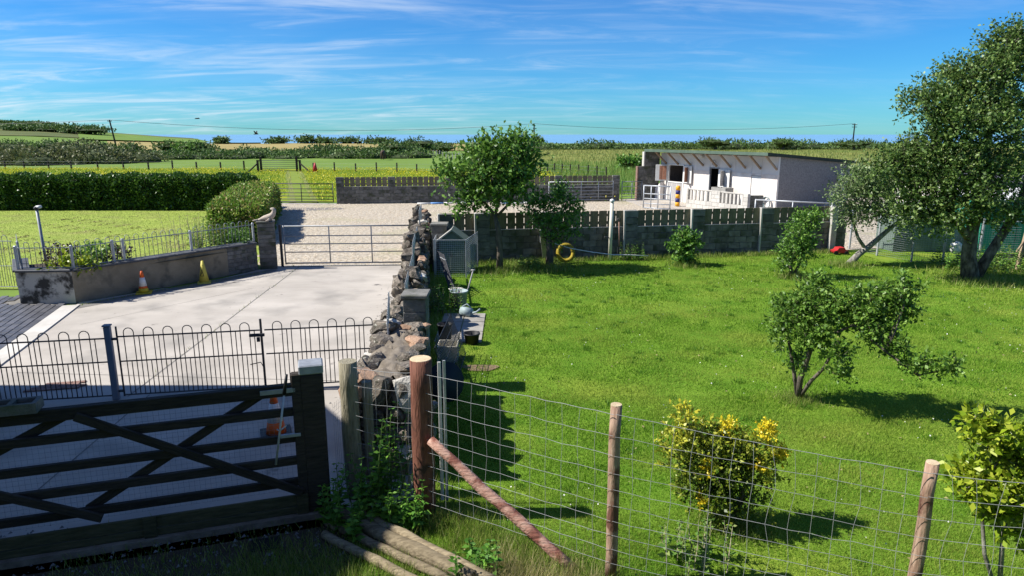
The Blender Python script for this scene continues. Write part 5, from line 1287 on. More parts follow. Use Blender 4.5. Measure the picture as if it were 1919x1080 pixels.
# ------------------------------------------------------------------ trees and shrubs of the garden
def C(px, py, Y, rx, ry=None, rz=None, n=100):
    """clump seen at a pixel, standing at distance Y; radii in metres"""
    return (D(px, py, Y), (rx, ry or rx, rz or rx), n)
b = G(936, 507)
plant('apple_tree', 'tall apple tree with slim brown trunk by the wire pen', 'tree', b,
      [([b, D(937, 470, b.y), D(934, 430, b.y), D(927, 400, b.y)], [0.11, 0.085, 0.075, 0.06]), ([D(930, 405, b.y), D(905, 375, b.y), D(890, 340, b.y + .2)], [0.05, 0.04, 0.025]),
       ([D(928, 402, b.y), D(940, 350, b.y), D(950, 290, b.y)], [0.05, 0.035, 0.02]), ([D(930, 406, b.y), D(955, 380, b.y), D(975, 340, b.y - .3)], [0.045, 0.035, 0.02])],
      [C(855, 327, b.y, .42, .5, .35, 57), C(842, 334, b.y - .2, .3, .3, .25, 28), C(900, 300, b.y + .2, .55, .6, .4, 122), C(950, 285, b.y, .6, .6, .45, 136), C(978, 272, b.y + .2, .38, .4, .3, 50), C(905, 332, b.y - .3, .6, .6, .42, 136),
       C(960, 327, b.y, .65, .7, .45, 144), C(895, 366, b.y, .48, .5, .32, 86), C(945, 364, b.y - .4, .45, .5, .35, 86), C(880, 389, b.y - .1, .3, .3, .2, 32), C(985, 310, b.y, .3, .4, .3, 43), C(975, 347, b.y, .35, .4, .3, 50), C(905, 282, b.y, .25, .3, .25, 28)],
      0.125, 0.46, 8, l_apple, m_bark, limb_r=0.03, leaf_w=0.6)
b = G(1030, 500)
plant('small_apple_tree', 'smaller bushy apple tree beside the leaning grey board', 'tree', b,
      [([b, D(1030, 470, b.y), D(1028, 440, b.y)], [0.13, 0.1, 0.08]), ([D(1028, 445, b.y), D(1045, 415, b.y), D(1060, 385, b.y)], [0.06, 0.04, 0.02]), ([D(1028, 445, b.y), D(1012, 420, b.y), D(1000, 395, b.y)], [0.06, 0.04, 0.02])],
      [C(1010, 395, b.y, .4, .4, .3, 90), C(1050, 380, b.y, .38, .4, .3, 90), C(1078, 400, b.y, .34, .3, .3, 60), C(1055, 365, b.y, .22, .2, .25, 40), C(1030, 425, b.y - .2, .45, .4, .28, 90), C(1065, 430, b.y, .32, .3, .25, 55), C(1000, 375, b.y, .3, .3, .22, 50), C(1043, 450, b.y, .25, .2, .2, 30)],
      0.1, 0.3, 7, l_shrub, m_bark, limb_r=0.022)
b = G(912, 485)
plant('climbing_shrub', 'bright leafed upright bush growing behind the tall apple tree trunk', 'shrub', b, [([b, b + Vector((0, 0, .8))], [0.04, 0.02])],
      [C(912, 470, b.y, .3, .3, .25, 70), C(914, 440, b.y, .34, .3, .3, 90), C(917, 415, b.y, .25, .25, .25, 55)], 0.12, 0.25, 8, l_shrub, m_bark, leaf_w=0.65)
b = G(1284, 497)
plant('round_currant_bush', 'small bright green bush alone before the block wall', 'shrub', b, [([b, b + Vector((0, 0, .35))], [0.04, 0.03])],
      [C(1284, 478, b.y, .3, .3, .2, 70), C(1275, 460, b.y, .3, .3, .22, 80), C(1293, 455, b.y, .28, .3, .22, 75), C(1282, 443, b.y, .2, .2, .15, 40), C(1285, 490, b.y, .2, .2, .1, 30)], 0.1, 0.2, 7, l_shrub, m_bark, leaf_w=0.65)
b = G(1485, 520)
plant('dark_plum_bush', 'taller dark green bush right of the small bright one', 'shrub', b, [([b, D(1480, 495, b.y), D(1492, 465, b.y)], [0.06, 0.045, 0.03]), ([b, D(1500, 490, b.y), D(1510, 450, b.y)], [0.05, 0.035, 0.02])],
      [C(1488, 470, b.y, .42, .4, .35, 130), C(1500, 440, b.y, .4, .4, .3, 120), C(1508, 415, b.y, .32, .3, .2, 70), C(1472, 490, b.y, .25, .3, .22, 60), C(1505, 475, b.y, .35, .3, .3, 90), C(1530, 408, b.y, .25, .2, .12, 35)], 0.09, 0.25, 7, l_apple, m_bark)
b = G(1588, 497)
plant('leaning_tree', 'silvery leafed tree with a pale trunk leaning steeply to the right', 'tree', b,
      [([b, D(1610, 475, b.y), D(1628, 462, b.y), D(1665, 430, b.y), D(1695, 405, b.y)], [0.12, 0.1, 0.09, 0.07, 0.04]), ([D(1622, 466, b.y), D(1608, 445, b.y), D(1600, 420, b.y), D(1590, 390, b.y)], [0.06, 0.05, 0.04, 0.02])],
      [C(1585, 365, b.y, .5, .5, .4, 130), C(1605, 335, b.y, .5, .5, .4, 140), C(1630, 385, b.y, .65, .6, .5, 200), C(1645, 340, b.y + .3, .6, .6, .5, 190), C(1670, 400, b.y, .55, .5, .4, 150), C(1575, 395, b.y, .3, .3, .22, 50), C(1610, 410, b.y - .2, .4, .4, .28, 80), C(1690, 350, b.y, .6, .6, .5, 170)],
      0.085, 0.34, 8, l_silver, m_bark_pale, limb_r=0.03)
b = G(1818, 525); Yb = b.y
plant('large_tree', 'large spreading tree with several trunks filling the right edge', 'tree', b,
      [([b, D(1815, 480, Yb), D(1822, 430, Yb), D(1835, 380, Yb), D(1845, 300, Yb), D(1860, 200, Yb)], [0.25, 0.19, 0.16, 0.15, 0.12, 0.07]),
       ([D(1830, 515, Yb), D(1855, 475, Yb), D(1890, 420, Yb), D(1915, 370, Yb), D(1940, 290, Yb)], [0.16, 0.13, 0.115, 0.1, 0.06]),
       ([D(1822, 455, Yb), D(1800, 425, Yb), D(1780, 395, Yb), D(1765, 340, Yb), D(1750, 270, Yb)], [0.12, 0.1, 0.08, 0.07, 0.05])],
      [C(1775, 415, Yb - .5, .5, .5, .3, 117), C(1850, 400, Yb - .6, .55, .6, .32, 132), C(1720, 415, Yb - .1, .5, .5, .3, 109), C(1905, 405, Yb - .4, .5, .5, .3, 101), C(1820, 370, Yb - .7, .6, .6, .35, 140), C(1740, 290, Yb, 0.64, 0.68, 0.52, 252), C(1700, 300, Yb + .4, 0.56, 0.59, 0.44, 193), C(1735, 195, Yb, 0.58, 0.68, 0.44, 218), C(1800, 240, Yb - .5, 0.76, 0.77, 0.60, 353), C(1850, 150, Yb, 0.76, 0.85, 0.56, 353), C(1890, 90, Yb + .3, 0.56, 0.68, 0.40, 218), C(1800, 150, Yb + .4, 0.56, 0.68, 0.48, 235), C(1870, 240, Yb - .4, 0.80, 0.85, 0.64, 379),
       C(1790, 330, Yb - .3, 0.72, 0.77, 0.48, 294), C(1860, 330, Yb - .5, 0.76, 0.77, 0.52, 311), C(1930, 200, Yb, 0.88, 0.85, 0.80, 336), C(1940, 320, Yb, 0.72, 0.77, 0.56, 235), C(1730, 350, Yb, 0.56, 0.68, 0.40, 202), C(1665, 315, Yb + .3, 0.36, 0.42, 0.28, 92), C(1920, 110, Yb, 0.64, 0.68, 0.48, 218), C(1790, 195, Yb + .2, 0.48, 0.59, 0.48, 184), C(1760, 385, Yb - .2, 0.44, 0.51, 0.24, 109), C(1905, 70, Yb + .2, 0.36, 0.42, 0.24, 100), C(1700, 375, Yb, 0.40, 0.42, 0.28, 100)],
      0.09, 0.42, 10, l_birch, m_bark_mottled, limb_r=0.07, leaf_w=0.6)
b = G(1495, 750); Y = b.y
plant('pear_bush', 'many stemmed fruit bush with one low branch reaching right over the lawn', 'shrub', b,
      [([b, D(1488, 700, Y), D(1482, 660, Y), D(1470, 610, Y)], [0.035, 0.03, 0.022, 0.01]), ([b, D(1500, 710, Y - .1), D(1518, 660, Y - .2), D(1535, 600, Y - .3)], [0.05, 0.045, 0.035, 0.015]),
       ([b, D(1520, 715, Y - .2), D(1545, 690, Y - .4), D(1570, 640, Y - .6)], [0.035, 0.03, 0.025, 0.012]), ([D(1530, 640, Y - .3), D(1600, 610, Y - .6), D(1660, 660, Y - .9), D(1720, 705, Y - 1.1), D(1790, 690, Y - 1.2)], [0.025, 0.022, 0.018, 0.014, 0.006])],
      [C(1480, 590, Y, .28, .3, .26, 161), C(1465, 630, Y, .14, .2, .16, 59), C(1520, 560, Y - .1, .26, .3, .24, 153), C(1535, 535, Y, .14, .2, .14, 59), C(1560, 590, Y - .4, .3, .3, .26, 204), C(1520, 630, Y - .3, .26, .3, .22, 161), C(1610, 580, Y - .5, .3, .3, .24, 187), C(1660, 560, Y - .5, .24, .3, .18, 136), C(1690, 580, Y - .6, .2, .2, .16, 93),
       C(1640, 625, Y - .7, .24, .2, .16, 127), C(1570, 665, Y - .6, .16, .2, .12, 59), C(1575, 705, Y - .7, .12, .1, .07, 37), C(1680, 660, Y - .9, .15, .1, .1, 59), C(1720, 690, Y - 1.1, .15, .12, .08, 68), C(1780, 690, Y - 1.2, .13, .08, .05, 44), C(1690, 530, Y - .5, .1, .1, .08, 23), C(1500, 680, Y, .14, .15, .12, 42), C(1710, 545, Y - .5, .12, .1, .1, 30)],
      0.06, 0.16, 7, l_pear, m_bark, limb_r=0.012, leaf_w=0.58)
b = G(1375, 985); Y = b.y
def gold_tone(P):                                  # leaves run from dark green inside to yellow outside
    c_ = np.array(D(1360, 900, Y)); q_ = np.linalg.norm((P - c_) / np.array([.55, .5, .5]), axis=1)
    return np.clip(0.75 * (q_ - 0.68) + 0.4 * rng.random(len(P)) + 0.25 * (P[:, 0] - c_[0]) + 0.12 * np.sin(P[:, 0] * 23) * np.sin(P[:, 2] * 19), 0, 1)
plant('golden_shrub', 'variegated golden evergreen shrub with bright yellow tips behind the wire fence', 'shrub', b,
      [([b, D(1370, 930, Y), D(1355, 880, Y)], [0.03, 0.025, 0.015]), ([b, D(1390, 930, Y), D(1410, 870, Y)], [0.03, 0.025, 0.015])],
      [C(1270, 835, Y, .16, .2, .16, 66), C(1290, 800, Y, .1, .12, .2, 33), C(1320, 830, Y, .2, .2, .18, 90), C(1285, 875, Y, .16, .2, .15, 66), C(1345, 870, Y - .1, .24, .25, .2, 123), C(1380, 840, Y, .2, .2, .17, 90), C(1425, 850, Y, .16, .2, .14, 61), C(1300, 920, Y, .17, .2, .15, 73),
       C(1345, 930, Y - .1, .2, .22, .17, 99), C(1395, 900, Y - .1, .2, .2, .18, 90), C(1440, 880, Y + .05, .14, .15, .13, 45), C(1360, 965, Y - .05, .15, .2, .1, 49), C(1410, 945, Y, .16, .2, .13, 49), C(1285, 775, Y, .04, .05, .1, 7)],
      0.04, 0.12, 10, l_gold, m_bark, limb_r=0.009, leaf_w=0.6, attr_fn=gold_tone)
gs2 = bpy.data.objects['golden_shrub']
bc = [C(1437, 808, Y, .08, .08, .07, 60), C(1460, 850, Y, .07, .07, .05, 45), C(1420, 880, Y - .15, .06, .06, .05, 30), C(1325, 880, Y - .2, .05, .05, .05, 24), C(1365, 800, Y, .07, .07, .05, 30), C(1310, 940, Y - .15, .05, .05, .04, 18)]
P, Dn, _ = clump_shoots(bc, None, 0.07, 8); q = leaves('yellow_sprigs', P, Dn, 0.032 * (0.7 + 0.6 * rng.random(len(P))), l_bright, gs2, 0.6); q['label'] = 'pure bright yellow leaf sprigs'
b = Vector((4.28, 5.25, 0)); Y = b.y
plant('lime_laurel', 'lime yellow broad leaved shrub cut by the right edge behind the fence', 'shrub', b,
      [([b, D(1845, 1040, Y), D(1840, 960, Y), D(1850, 900, Y)], [0.02, 0.017, 0.014, 0.008]), ([b, D(1880, 1000, Y), D(1900, 900, Y)], [0.022, 0.018, 0.01])],
      [C(1845, 810, Y, .13, .15, .14, 60), C(1880, 830, Y, .14, .15, .13, 60), C(1905, 870, Y, .16, .15, .15, 70), C(1835, 900, Y, .16, .2, .12, 70), C(1870, 920, Y - .1, .18, .2, .14, 85), C(1810, 915, Y, .08, .1, .06, 22), C(1915, 950, Y, .18, .2, .15, 75), C(1880, 975, Y, .14, .15, .1, 45), C(1960, 880, Y, .25, .25, .2, 90), C(1855, 945, Y, .13, .1, .08, 35), C(1930, 1010, Y, .16, .2, .1, 40)],
      0.07, 0.12, 6, l_laurel, m_bark_pale, limb_r=0.009, leaf_w=0.55)
# left bed
def low_plant(name, label, at, r, h, n, leaf, mat, cat='plant', z=0.7, group=None):
    b = Vector((at[0], at[1], z)); t = thing(name, label, cat, b, group)
    P, Dn, ends = clump_shoots([((b.x, b.y, z + h * 0.45), (r, r, h * 0.55), n)], None, leaf * 2.2, 6)
    k = P[:, 2] > z + 0.01
    mb = MB()
    for _ in range(6): mb.tube([b, b + Vector((rnd.uniform(-r, r) * .6, rnd.uniform(-r, r) * .6, h * 0.6))], [0.012, 0.005], 4)
    mb.build('stems', m_greenstem, t)['kind'] = 'stuff'
    leaves('foliage', P[k], Dn[k], leaf * (0.6 + 0.8 * rng.random(k.sum())), mat, t, 0.6); return t
low_plant('purple_berberis', 'dark purple leafed bush at the left corner of the planting bed', (-11.15, 16.7), 0.42, 0.6, 110, 0.07, l_purple)
low_plant('mound_shrub', 'green mounded shrub in the middle of the planting bed', (-10.55, 16.9), 0.45, 0.62, 130, 0.08, l_shrub)
low_plant('purple_berberis', 'dark red brown bush right of the green mounded shrub', (-10.15, 17.35), 0.36, 0.5, 90, 0.07, l_purple)
low_plant('hosta', 'low yellow green broad leaved plant at the coping of the bed', (-10.85, 16.25), 0.26, 0.22, 40, 0.12, l_laurel)
low_plant('hosta', 'second low yellow green plant right of the first in the bed', (-10.4, 16.4), 0.22, 0.2, 32, 0.12, l_laurel)
def herb(name, label, base, h, stems, spread, leaf, mat, stem_mat, pairs=9, cat='plant', tip=None):
    t = thing(name, label, cat, base); P = []; Dn = []; S = []; mb = MB()
    for _ in range(stems):
        b0 = Vector(base) + Vector((rnd.uniform(-spread, spread), rnd.uniform(-spread, spread), 0)); hh = h * rnd.uniform(0.55, 1.0)
        tpv = b0 + Vector((rnd.gauss(0, .12) * hh, rnd.gauss(0, .12) * hh, hh)); mb.tube([b0, b0.lerp(tpv, .5) + Vector((rnd.gauss(0, .02), rnd.gauss(0, .02), 0)), tpv], [.007, .005, .003], 4)
        for k in range(pairs):
            u = 0.2 + 0.8 * k / (pairs - 1); q = b0.lerp(tpv, u); a = k * 1.57 + rnd.uniform(-.3, .3)
            for sg_ in (0, math.pi):
                P.append(q); Dn.append((math.cos(a + sg_), math.sin(a + sg_), rnd.uniform(-.25, .45))); S.append(leaf * (1.15 - 0.75 * u) * rnd.uniform(.8, 1.2))
    mb.build('stems', stem_mat, t)['kind'] = 'stuff'; leaves('foliage', np.array(P), unit(np.array(Dn)), np.array(S), mat, t, 0.55); return t
herb('tall_perennial', 'tall feathery flowering perennials behind the wall railing', (-8.9, 19.6, 0.7), 1.0, 34, 0.5, 0.1, l_weed, m_greenstem)
herb('tall_perennial', 'leafy green perennials beside the block pillar', (-8.2, 20.3, 0.7), 0.75, 30, 0.38, 0.13, l_shrub, m_greenstem)
herb('seedhead_clump', 'thin straw coloured seed stems rising behind the wall railing', (-9.4, 19.4, 0.4), 1.45, 24, 0.45, 0.06, l_dry, m_drystem)
# nettles and weeds about the corner post
for k, (x, y, h, n_, lab) in enumerate(((-1.35, 6.75, 1.25, 13, 'tall nettles growing between the weathered post and the corner post'), (-1.62, 6.55, 0.8, 12, 'shorter dark nettles at the foot of the weathered post'),
                                        (-1.95, 6.42, 0.55, 9, 'nettles at the foot of the dark gate post'), (-1.1, 6.3, 0.6, 11, 'nettles before the red brown corner post'), (-1.45, 6.25, 0.5, 10, 'low nettles behind the poles on the ground'),
                                        (-0.35, 5.6, 0.4, 6, 'small nettle clump in the long grass below the log brace'))):
    herb('nettle_clump', lab, (x, y, 0), h, n_, 0.2, 0.11, l_nettle, m_greenstem, 11)
herb('dead_stems', 'bare pale dead stems against the corner post', (-1.02, 6.85, 0), 0.95, 10, 0.16, 0.02, l_dry, m_drystem, 5)
herb('thistle', 'straggling grey green thistle stems in the lawn behind the near stake', (1.75, 5.6, 0), 0.55, 16, 0.3, 0.09, l_weed, m_drystem)
herb('bramble', 'white flowered bramble sprawling over the stone wall foot by the tub', (-1.5, 15.0, 0), 0.75, 22, 0.35, 0.09, l_apple, m_bark)
herb('ivy_clump', 'green ivy leaves on the end of the stone wall by the far pier', (-2.5, 20.6, 0.7), 0.75, 22, 0.3, 0.1, l_shrub, m_bark)
herb('umbel_clump', 'low flowering weeds at the base of the small apple tree', (0.55, 20.2, 0), 0.45, 20, 0.3, 0.12, l_weed, m_greenstem)
herb('wall_weed', 'dark weeds climbing the pier at the foot of the block wall', (3.9, 21.9, 0), 0.7, 18, 0.35, 0.1, l_apple, m_bark)
herb('pen_weeds', 'tall green weeds against the mesh pen', (13.9, 20.2, 0), 0.8, 40, 0.9, 0.13, l_shrub, m_greenstem)
herb('edge_weeds', 'yellow green weeds at the right edge behind the large tree', (15.2, 20.2, 0), 0.9, 40, 0.7, 0.13, l_weed, m_greenstem)

# ------------------------------------------------------------------ far fields: fences, hedgerows, lone trees, poles
def post_fence(name, label, pix, h, mat, r=0.06, wires=3):
    t = thing(name, label, 'fence', G(*pix[len(pix) // 2])); pts = [G(*p) for p in pix]
    for p in pts: 
        mb = MB(); hh = h * rnd.uniform(.92, 1.08); mb.tube([p, p + Vector((rnd.gauss(0, .02), 0, hh))], r, 6); mb.build('post', mat, t)
    for k in range(wires):
        mb = MB(); mb.tube([p + Vector((0, -r, h * (0.3 + 0.3 * k))) for p in pts], 0.006, 3, False); mb.build('wire', m_steel_dull, t)
    return t
post_fence('field_fence', 'thin post and wire fence across the field left of the far gate', [(x, 316 + (x + 30) * 0.006) for x in (-34, 10, 46, 92, 134, 184, 232, 279, 324, 369, 414, 458)], 1.0, m_darkwood, 0.09)
post_fence('field_fence', 'post and wire fence across the field right of the far gate', [(588, 321), (627, 321.5), (667, 322), (706, 322.5), (744, 323), (781, 323.5), (818, 324)], 1.0, m_darkwood, 0.08)
post_fence('paddock_fence', 'row of dark stakes along the rough grass behind the far wall', [(1013, 324), (1026, 325), (1039, 326), (1053, 327), (1069, 328), (1085, 329), (1102, 331), (1119, 333), (1136, 335)], 1.05, m_darkwood, 0.07)
post_fence('bank_fence', 'fine stakes climbing the bank at the end of the bright field', [(800 + i * 6, 291 + i * 0.85) for i in range(14)], 1.1, m_greyboard, 0.07)
c = G(591, 322); cone('marker_cone', 'tall red cone by the fence right of the far gate', (c.x, c.y, 0), 1.0, [(0.03, 1.0, m_redplastic)], m_redplastic, 0.3, 0.6)
def bushes(name, items, mat, leaf, per, body=True, kind='stuff', label=None):
    """a hedgerow read as one mass: lumps (x, y, r, h)"""
    P = []; Dn = []; mb = MB()
    for x, y, r, h in items:
        k = int(per * r * h); zb = float(terrain_z(x, y))
        d = unit(rng.normal(size=(k, 3))); d[:, 2] = np.abs(d[:, 2])
        h = h * 0.82; lump = 1 + 0.2 * np.sin(d[:, 0] * 5 + x) * np.cos(d[:, 1] * 5 + y) + 0.1 * rng.normal(size=k)
        P.append(np.array([x, y, zb + h * 0.08]) + d * np.array([r, r, h]) * lump[:, None]); Dn.append(unit(d * .6 + rng.normal(size=(k, 3)) * .6 + np.array([0, 0, .3])))
        if body: mb.lathe([(r * .9, 0), (r * .92, h * .4), (r * .7, h * .72), (r * .3, h * .9)], (x, y, zb - .2), 9)
    P = np.concatenate(P); Dn = np.concatenate(Dn)
    o = leaves(name, P, Dn, leaf * (0.6 + 0.8 * rng.random(len(P))), mat, None, 0.7)
    if body:
        q = mb.build('hedge_body', m_hbody, None); q.parent = o; q.location = WORLD_AT[q.name] - WORLD_AT[o.name]
    if kind: o['kind'] = kind
    return o
def row(px0, px1, ypix, step, r, h, jitter=0.3, skip=0.0):
    out = []; x = px0
    while x < px1:
        p = G(x, ypix(x) if callable(ypix) else ypix)
        k = rnd.uniform(0.5, 1.35)
        if rnd.random() >= skip: out.append((p.x, p.y + rnd.uniform(-3, 3), r * k, h * k * rnd.uniform(0.75, 1.35)))
        x += step * rnd.uniform(.7, 1.3)
    return out
# left hedgerow, from the left edge towards the far gate
bushes('left_hedgerow', row(-60, 260, lambda x: 309 - x * 0.02, 16, 2.8, 1.5, 0.3, 0.3) + row(-40, 200, lambda x: 300 - x * .03, 26, 3.8, 2.2), l_far2, 0.35, 95)
bushes('middle_hedgerow', row(215, 480, lambda x: 299 - (x - 215) * 0.012, 14, 2.4, 1.2, 0.3, 0.3) + row(225, 460, 291, 34, 2.6, 1.35), l_far, 0.34, 95)
bushes('field_end_hedgerow', row(455, 815, 295.5, 13, 2.4, 1.05, 0.3, 0.3) + row(480, 800, 292, 36, 2.6, 1.2), l_far, 0.36, 90)
bushes('right_hedgerow', row(1000, 1640, lambda x: 280 - (x - 1000) * .004, 13, 3.6, 1.15, 0.3, 0.3) + row(1010, 1600, 279.5, 40, 4.0, 1.6), l_far, 0.5, 45)
bushes('skyline_hedgerow', row(690, 900, 270.5, 11, 4.0, 0.45, 0.3, 0.35), l_far, 0.7, 20)
bushes('hill_scrub', [(a * 560, 560, 16, 3.2) for a in np.linspace(-.79, -.67, 9)], l_far, 1.2, 9, False)
def far_tree(label, px, py, h, r, mat=l_far, per=200, leaf=0.35, lean=0.0, trunk=0.3, Y=None):
    h *= 0.54 if Y is None else 0.5 if Y < 300 else 0.42
    b = G(px, py) if Y is None else D(px, py, Y)
    b.z = float(terrain_z(b.x, b.y))
    t = thing('field_tree', label, 'tree', b, 'trees about the fields')
    mb = MB(); mb.tube([b, b + Vector((lean * .3, 0, h * .5)), b + Vector((lean * .6, 0, h * .75))], [r * .09, r * .06, r * .03], 6); mb.build('trunk', m_bark, t)
    cl = [((b.x + lean * .5 + rnd.uniform(-.45, .45) * r, b.y + rnd.uniform(-.4, .4) * r, b.z + h * rnd.uniform(.45, .8)), (r * .6, r * .6, h * .27), int(per / 7)) for _ in range(7)]
    P, Dn, _ = clump_shoots(cl, None, leaf * 1.8, 7); leaves('crown', P, Dn, leaf * (.7 + .6 * rng.random(len(P))), mat, t, .65)
    mb = MB(); 
    for c_, r_, _n in cl: mb.lathe([(r_[0] * .35, -r_[2] * .6), (r_[0] * .6, 0), (r_[0] * .35, r_[2] * .55)], c_, 7)
    mb.build('crown_core', m_hbody, t); return t
far_tree('large rounded dark tree in the hedgerow at the far left', 28, 288, 4.6, 4.4)
far_tree('broad dark wind shaped tree right of the rounded one', 105, 291, 4.6, 6.0)
far_tree('bush tree between the broad tree and the telegraph pole', 180, 290, 3.2, 3.4)
far_tree('rounded tree just right of the leaning telegraph pole', 247, 290, 3.8, 3.6)
far_tree('tall full tree above the middle hedgerow', 326, 290, 4.2, 4.4)
far_tree('bright green full tree beside the tall one in the hedgerow', 352, 291, 3.9, 4.4, l_apple)
far_tree('dark tree at the right of the bright green tree', 385, 291, 3.8, 3.8)
far_tree('spreading tree in the hedgerow above the far field gate', 615, 293, 3.4, 3.6)
far_tree('full green tree behind the grazing horse', 735, 293, 4.2, 5.0)
far_tree('tallest rounded tree at the right end of the field hedge', 787, 291, 5.2, 4.8)
far_tree('low dark tree right of the tallest rounded tree', 824, 288, 3.8, 5.0)
far_tree('small tree in the brown field beside the bright shrub', 1185, 319, 2.2, 2.0, l_shrub)
far_tree('dark round tree standing out of the right hedgerow', 1340, 281, 5.2, 5.0)
far_tree('round tree in the right hedgerow before the cross armed pole', 1467, 281, 4.6, 4.4)
far_tree('round bush under the cross armed telegraph pole', 1600, 281, 4.6, 5.5)
for k, (x, r, h, lab) in enumerate(((168, 20, 10, 'long dark copse on the left hillside'), (95, 18, 7, 'dark copse left of the long one on the hillside'), (40, 14, 5, 'low copse at the far left of the hillside'))):
    far_tree(lab, x, 252, h, r, per=420, leaf=1.0, Y=400)
for x, r, h, lab in ((418, 4, 3.2, 'tiny lone tree on the skyline above the middle hedgerow'), (523, 6, 3.6, 'dark skyline tree right of the flying bird'), (577, 6.5, 4.0, 'dark wind swept skyline tree, second along'), (603, 5, 2.6, 'small skyline tree between two darker ones'),
                     (645, 10, 2.6, 'long low skyline thicket'), (710, 9, 2.8, 'low skyline trees left of the green field tree'), (1004, 4, 3.4, 'small tree at the foot of the middle telegraph pole')):
    far_tree(lab, x, 270, h, r, per=160, leaf=.8, Y=285)
def pole(label, px, ytop, Y, cross, lean=0.0):
    tp = D(px, ytop, Y); b = Vector((tp.x + lean, Y, float(terrain_z(tp.x, Y)))); t = thing('telegraph_pole', label, 'pole', b)
    mb = MB(); mb.tube([b, tp], [0.2, 0.14], 8); mb.build('pole', m_darkwood, t)
    for k in range(cross): piece('crossarm', m_darkwood, (1.3 if cross > 1 else 0.9, 0.14, 0.14), tp + Vector((0, 0, -.25 - k * .6)), t)
    for s_ in (-.5, .5)[:2 if cross else 0]: mb = MB(); mb.lathe([(.06, 0), (.08, .1), (.03, .2)], tp + Vector((s_ * .8, 0, -.18)), 6); mb.build('insulator', m_wplastic, t)
    return tp
t1 = pole('leaning telegraph pole above the left hedgerow', 205, 224, 149, 1, 0.9)
t2 = pole('slim telegraph pole behind the tall apple tree', 1001, 231, 175, 0)
t3 = pole('cross armed telegraph pole by the large tree', 1602, 231, 180, 2)
t0 = D(-260, 234, 150)
for a, b_, sag, lab in ((t0, t1, .35, 'overhead wire running off the left edge to the leaning pole'), (t1, t2, 1.9, 'overhead wire sagging between the leaning pole and the middle pole'), (t2, t3, 1.5, 'overhead wire sagging between the middle pole and the cross armed pole')):
    mb = MB(); mb.tube([a.lerp(b_, i / 24) - Vector((0, 0, sag * 4 * (i / 24) * (1 - i / 24))) for i in range(25)], 0.035, 4, False); tag(mb.build('overhead_wire', m_iron), lab, 'wire')
# horse grazing at the end of the bright field, seen from behind
hp = G(718, 299); hz = Vector((hp.x, hp.y, 0))
hs_ = thing('horse', 'dark brown horse grazing far off at the end of the bright field', 'horse', hz)
me = bpy.data.meshes.new('horse_body')
jv = [((0, 0, 1.25), .3), ((0, -.55, 1.28), .31), ((0, .6, 1.22), .3), ((0, 1.0, 1.25), .2), ((.05, 1.4, .95), .14), ((.1, 1.65, .5), .11), ((.12, 1.6, .25), .08)]
for sx in (-.17, .17):
    jv += [((sx, .55, .85), .13), ((sx, .58, .45), .07), ((sx, .55, .06), .07), ((sx, -.6, .9), .17), ((sx, -.72, .5), .09), ((sx, -.65, .06), .07)]
jv += [((0, -.85, 1.2), .07), ((0, -.95, .7), .06)]
ed = [(0, 1), (0, 2), (2, 3), (3, 4), (4, 5), (5, 6), (2, 7), (7, 8), (8, 9), (1, 10), (10, 11), (11, 12), (2, 13), (13, 14), (14, 15), (1, 16), (16, 17), (17, 18), (1, 19), (19, 20)]
me.from_pydata([v for v, r in jv], ed, [])
ob = link('body', me, hz, hs_); me.materials.append(m_horse)
md = ob.modifiers.new('skin', 'SKIN')
for i, (v, r) in enumerate(jv): me.skin_vertices[0].data[i].radius = (r, r)
me.skin_vertices[0].data[0].use_root = True
sm = ob.modifiers.new('sub', 'SUBSURF'); sm.levels = sm.render_levels = 1
# birds
for (px, py, Y, s, lab, up) in ((370, 222, 45, .2, 'small dark bird gliding high above the left hedgerow', .02), (480, 251, 40, .17, 'small dark bird with raised wings over the far fields', .16)):
    c = D(px, py, Y); t = thing('bird', lab, 'bird', c)
    mb = MB(); mb.tube([c + Vector((-s * .9, 0, 0)), c + Vector((-s * .3, 0, .02)), c + Vector((s * .4, 0, .03)), c + Vector((s * .8, 0, .01))], [.01, .035, .04, .008], 7); mb.build('body', m_bird, t, True)
    for sg_ in (-1, 1):
        mb = MB(); mb.hexa([c + Vector((-.05, sg_ * .02, .02)), c + Vector((.07, sg_ * .02, .02)), c + Vector((0, sg_ * .22, .02 + up)), c + Vector((-.06, sg_ * .22, .02 + up)), c + Vector((-.05, sg_ * .02, .035)), c + Vector((.07, sg_ * .02, .035)), c + Vector((0, sg_ * .22, .03 + up)), c + Vector((-.06, sg_ * .22, .03 + up))]); mb.build('wing', m_bird, t)

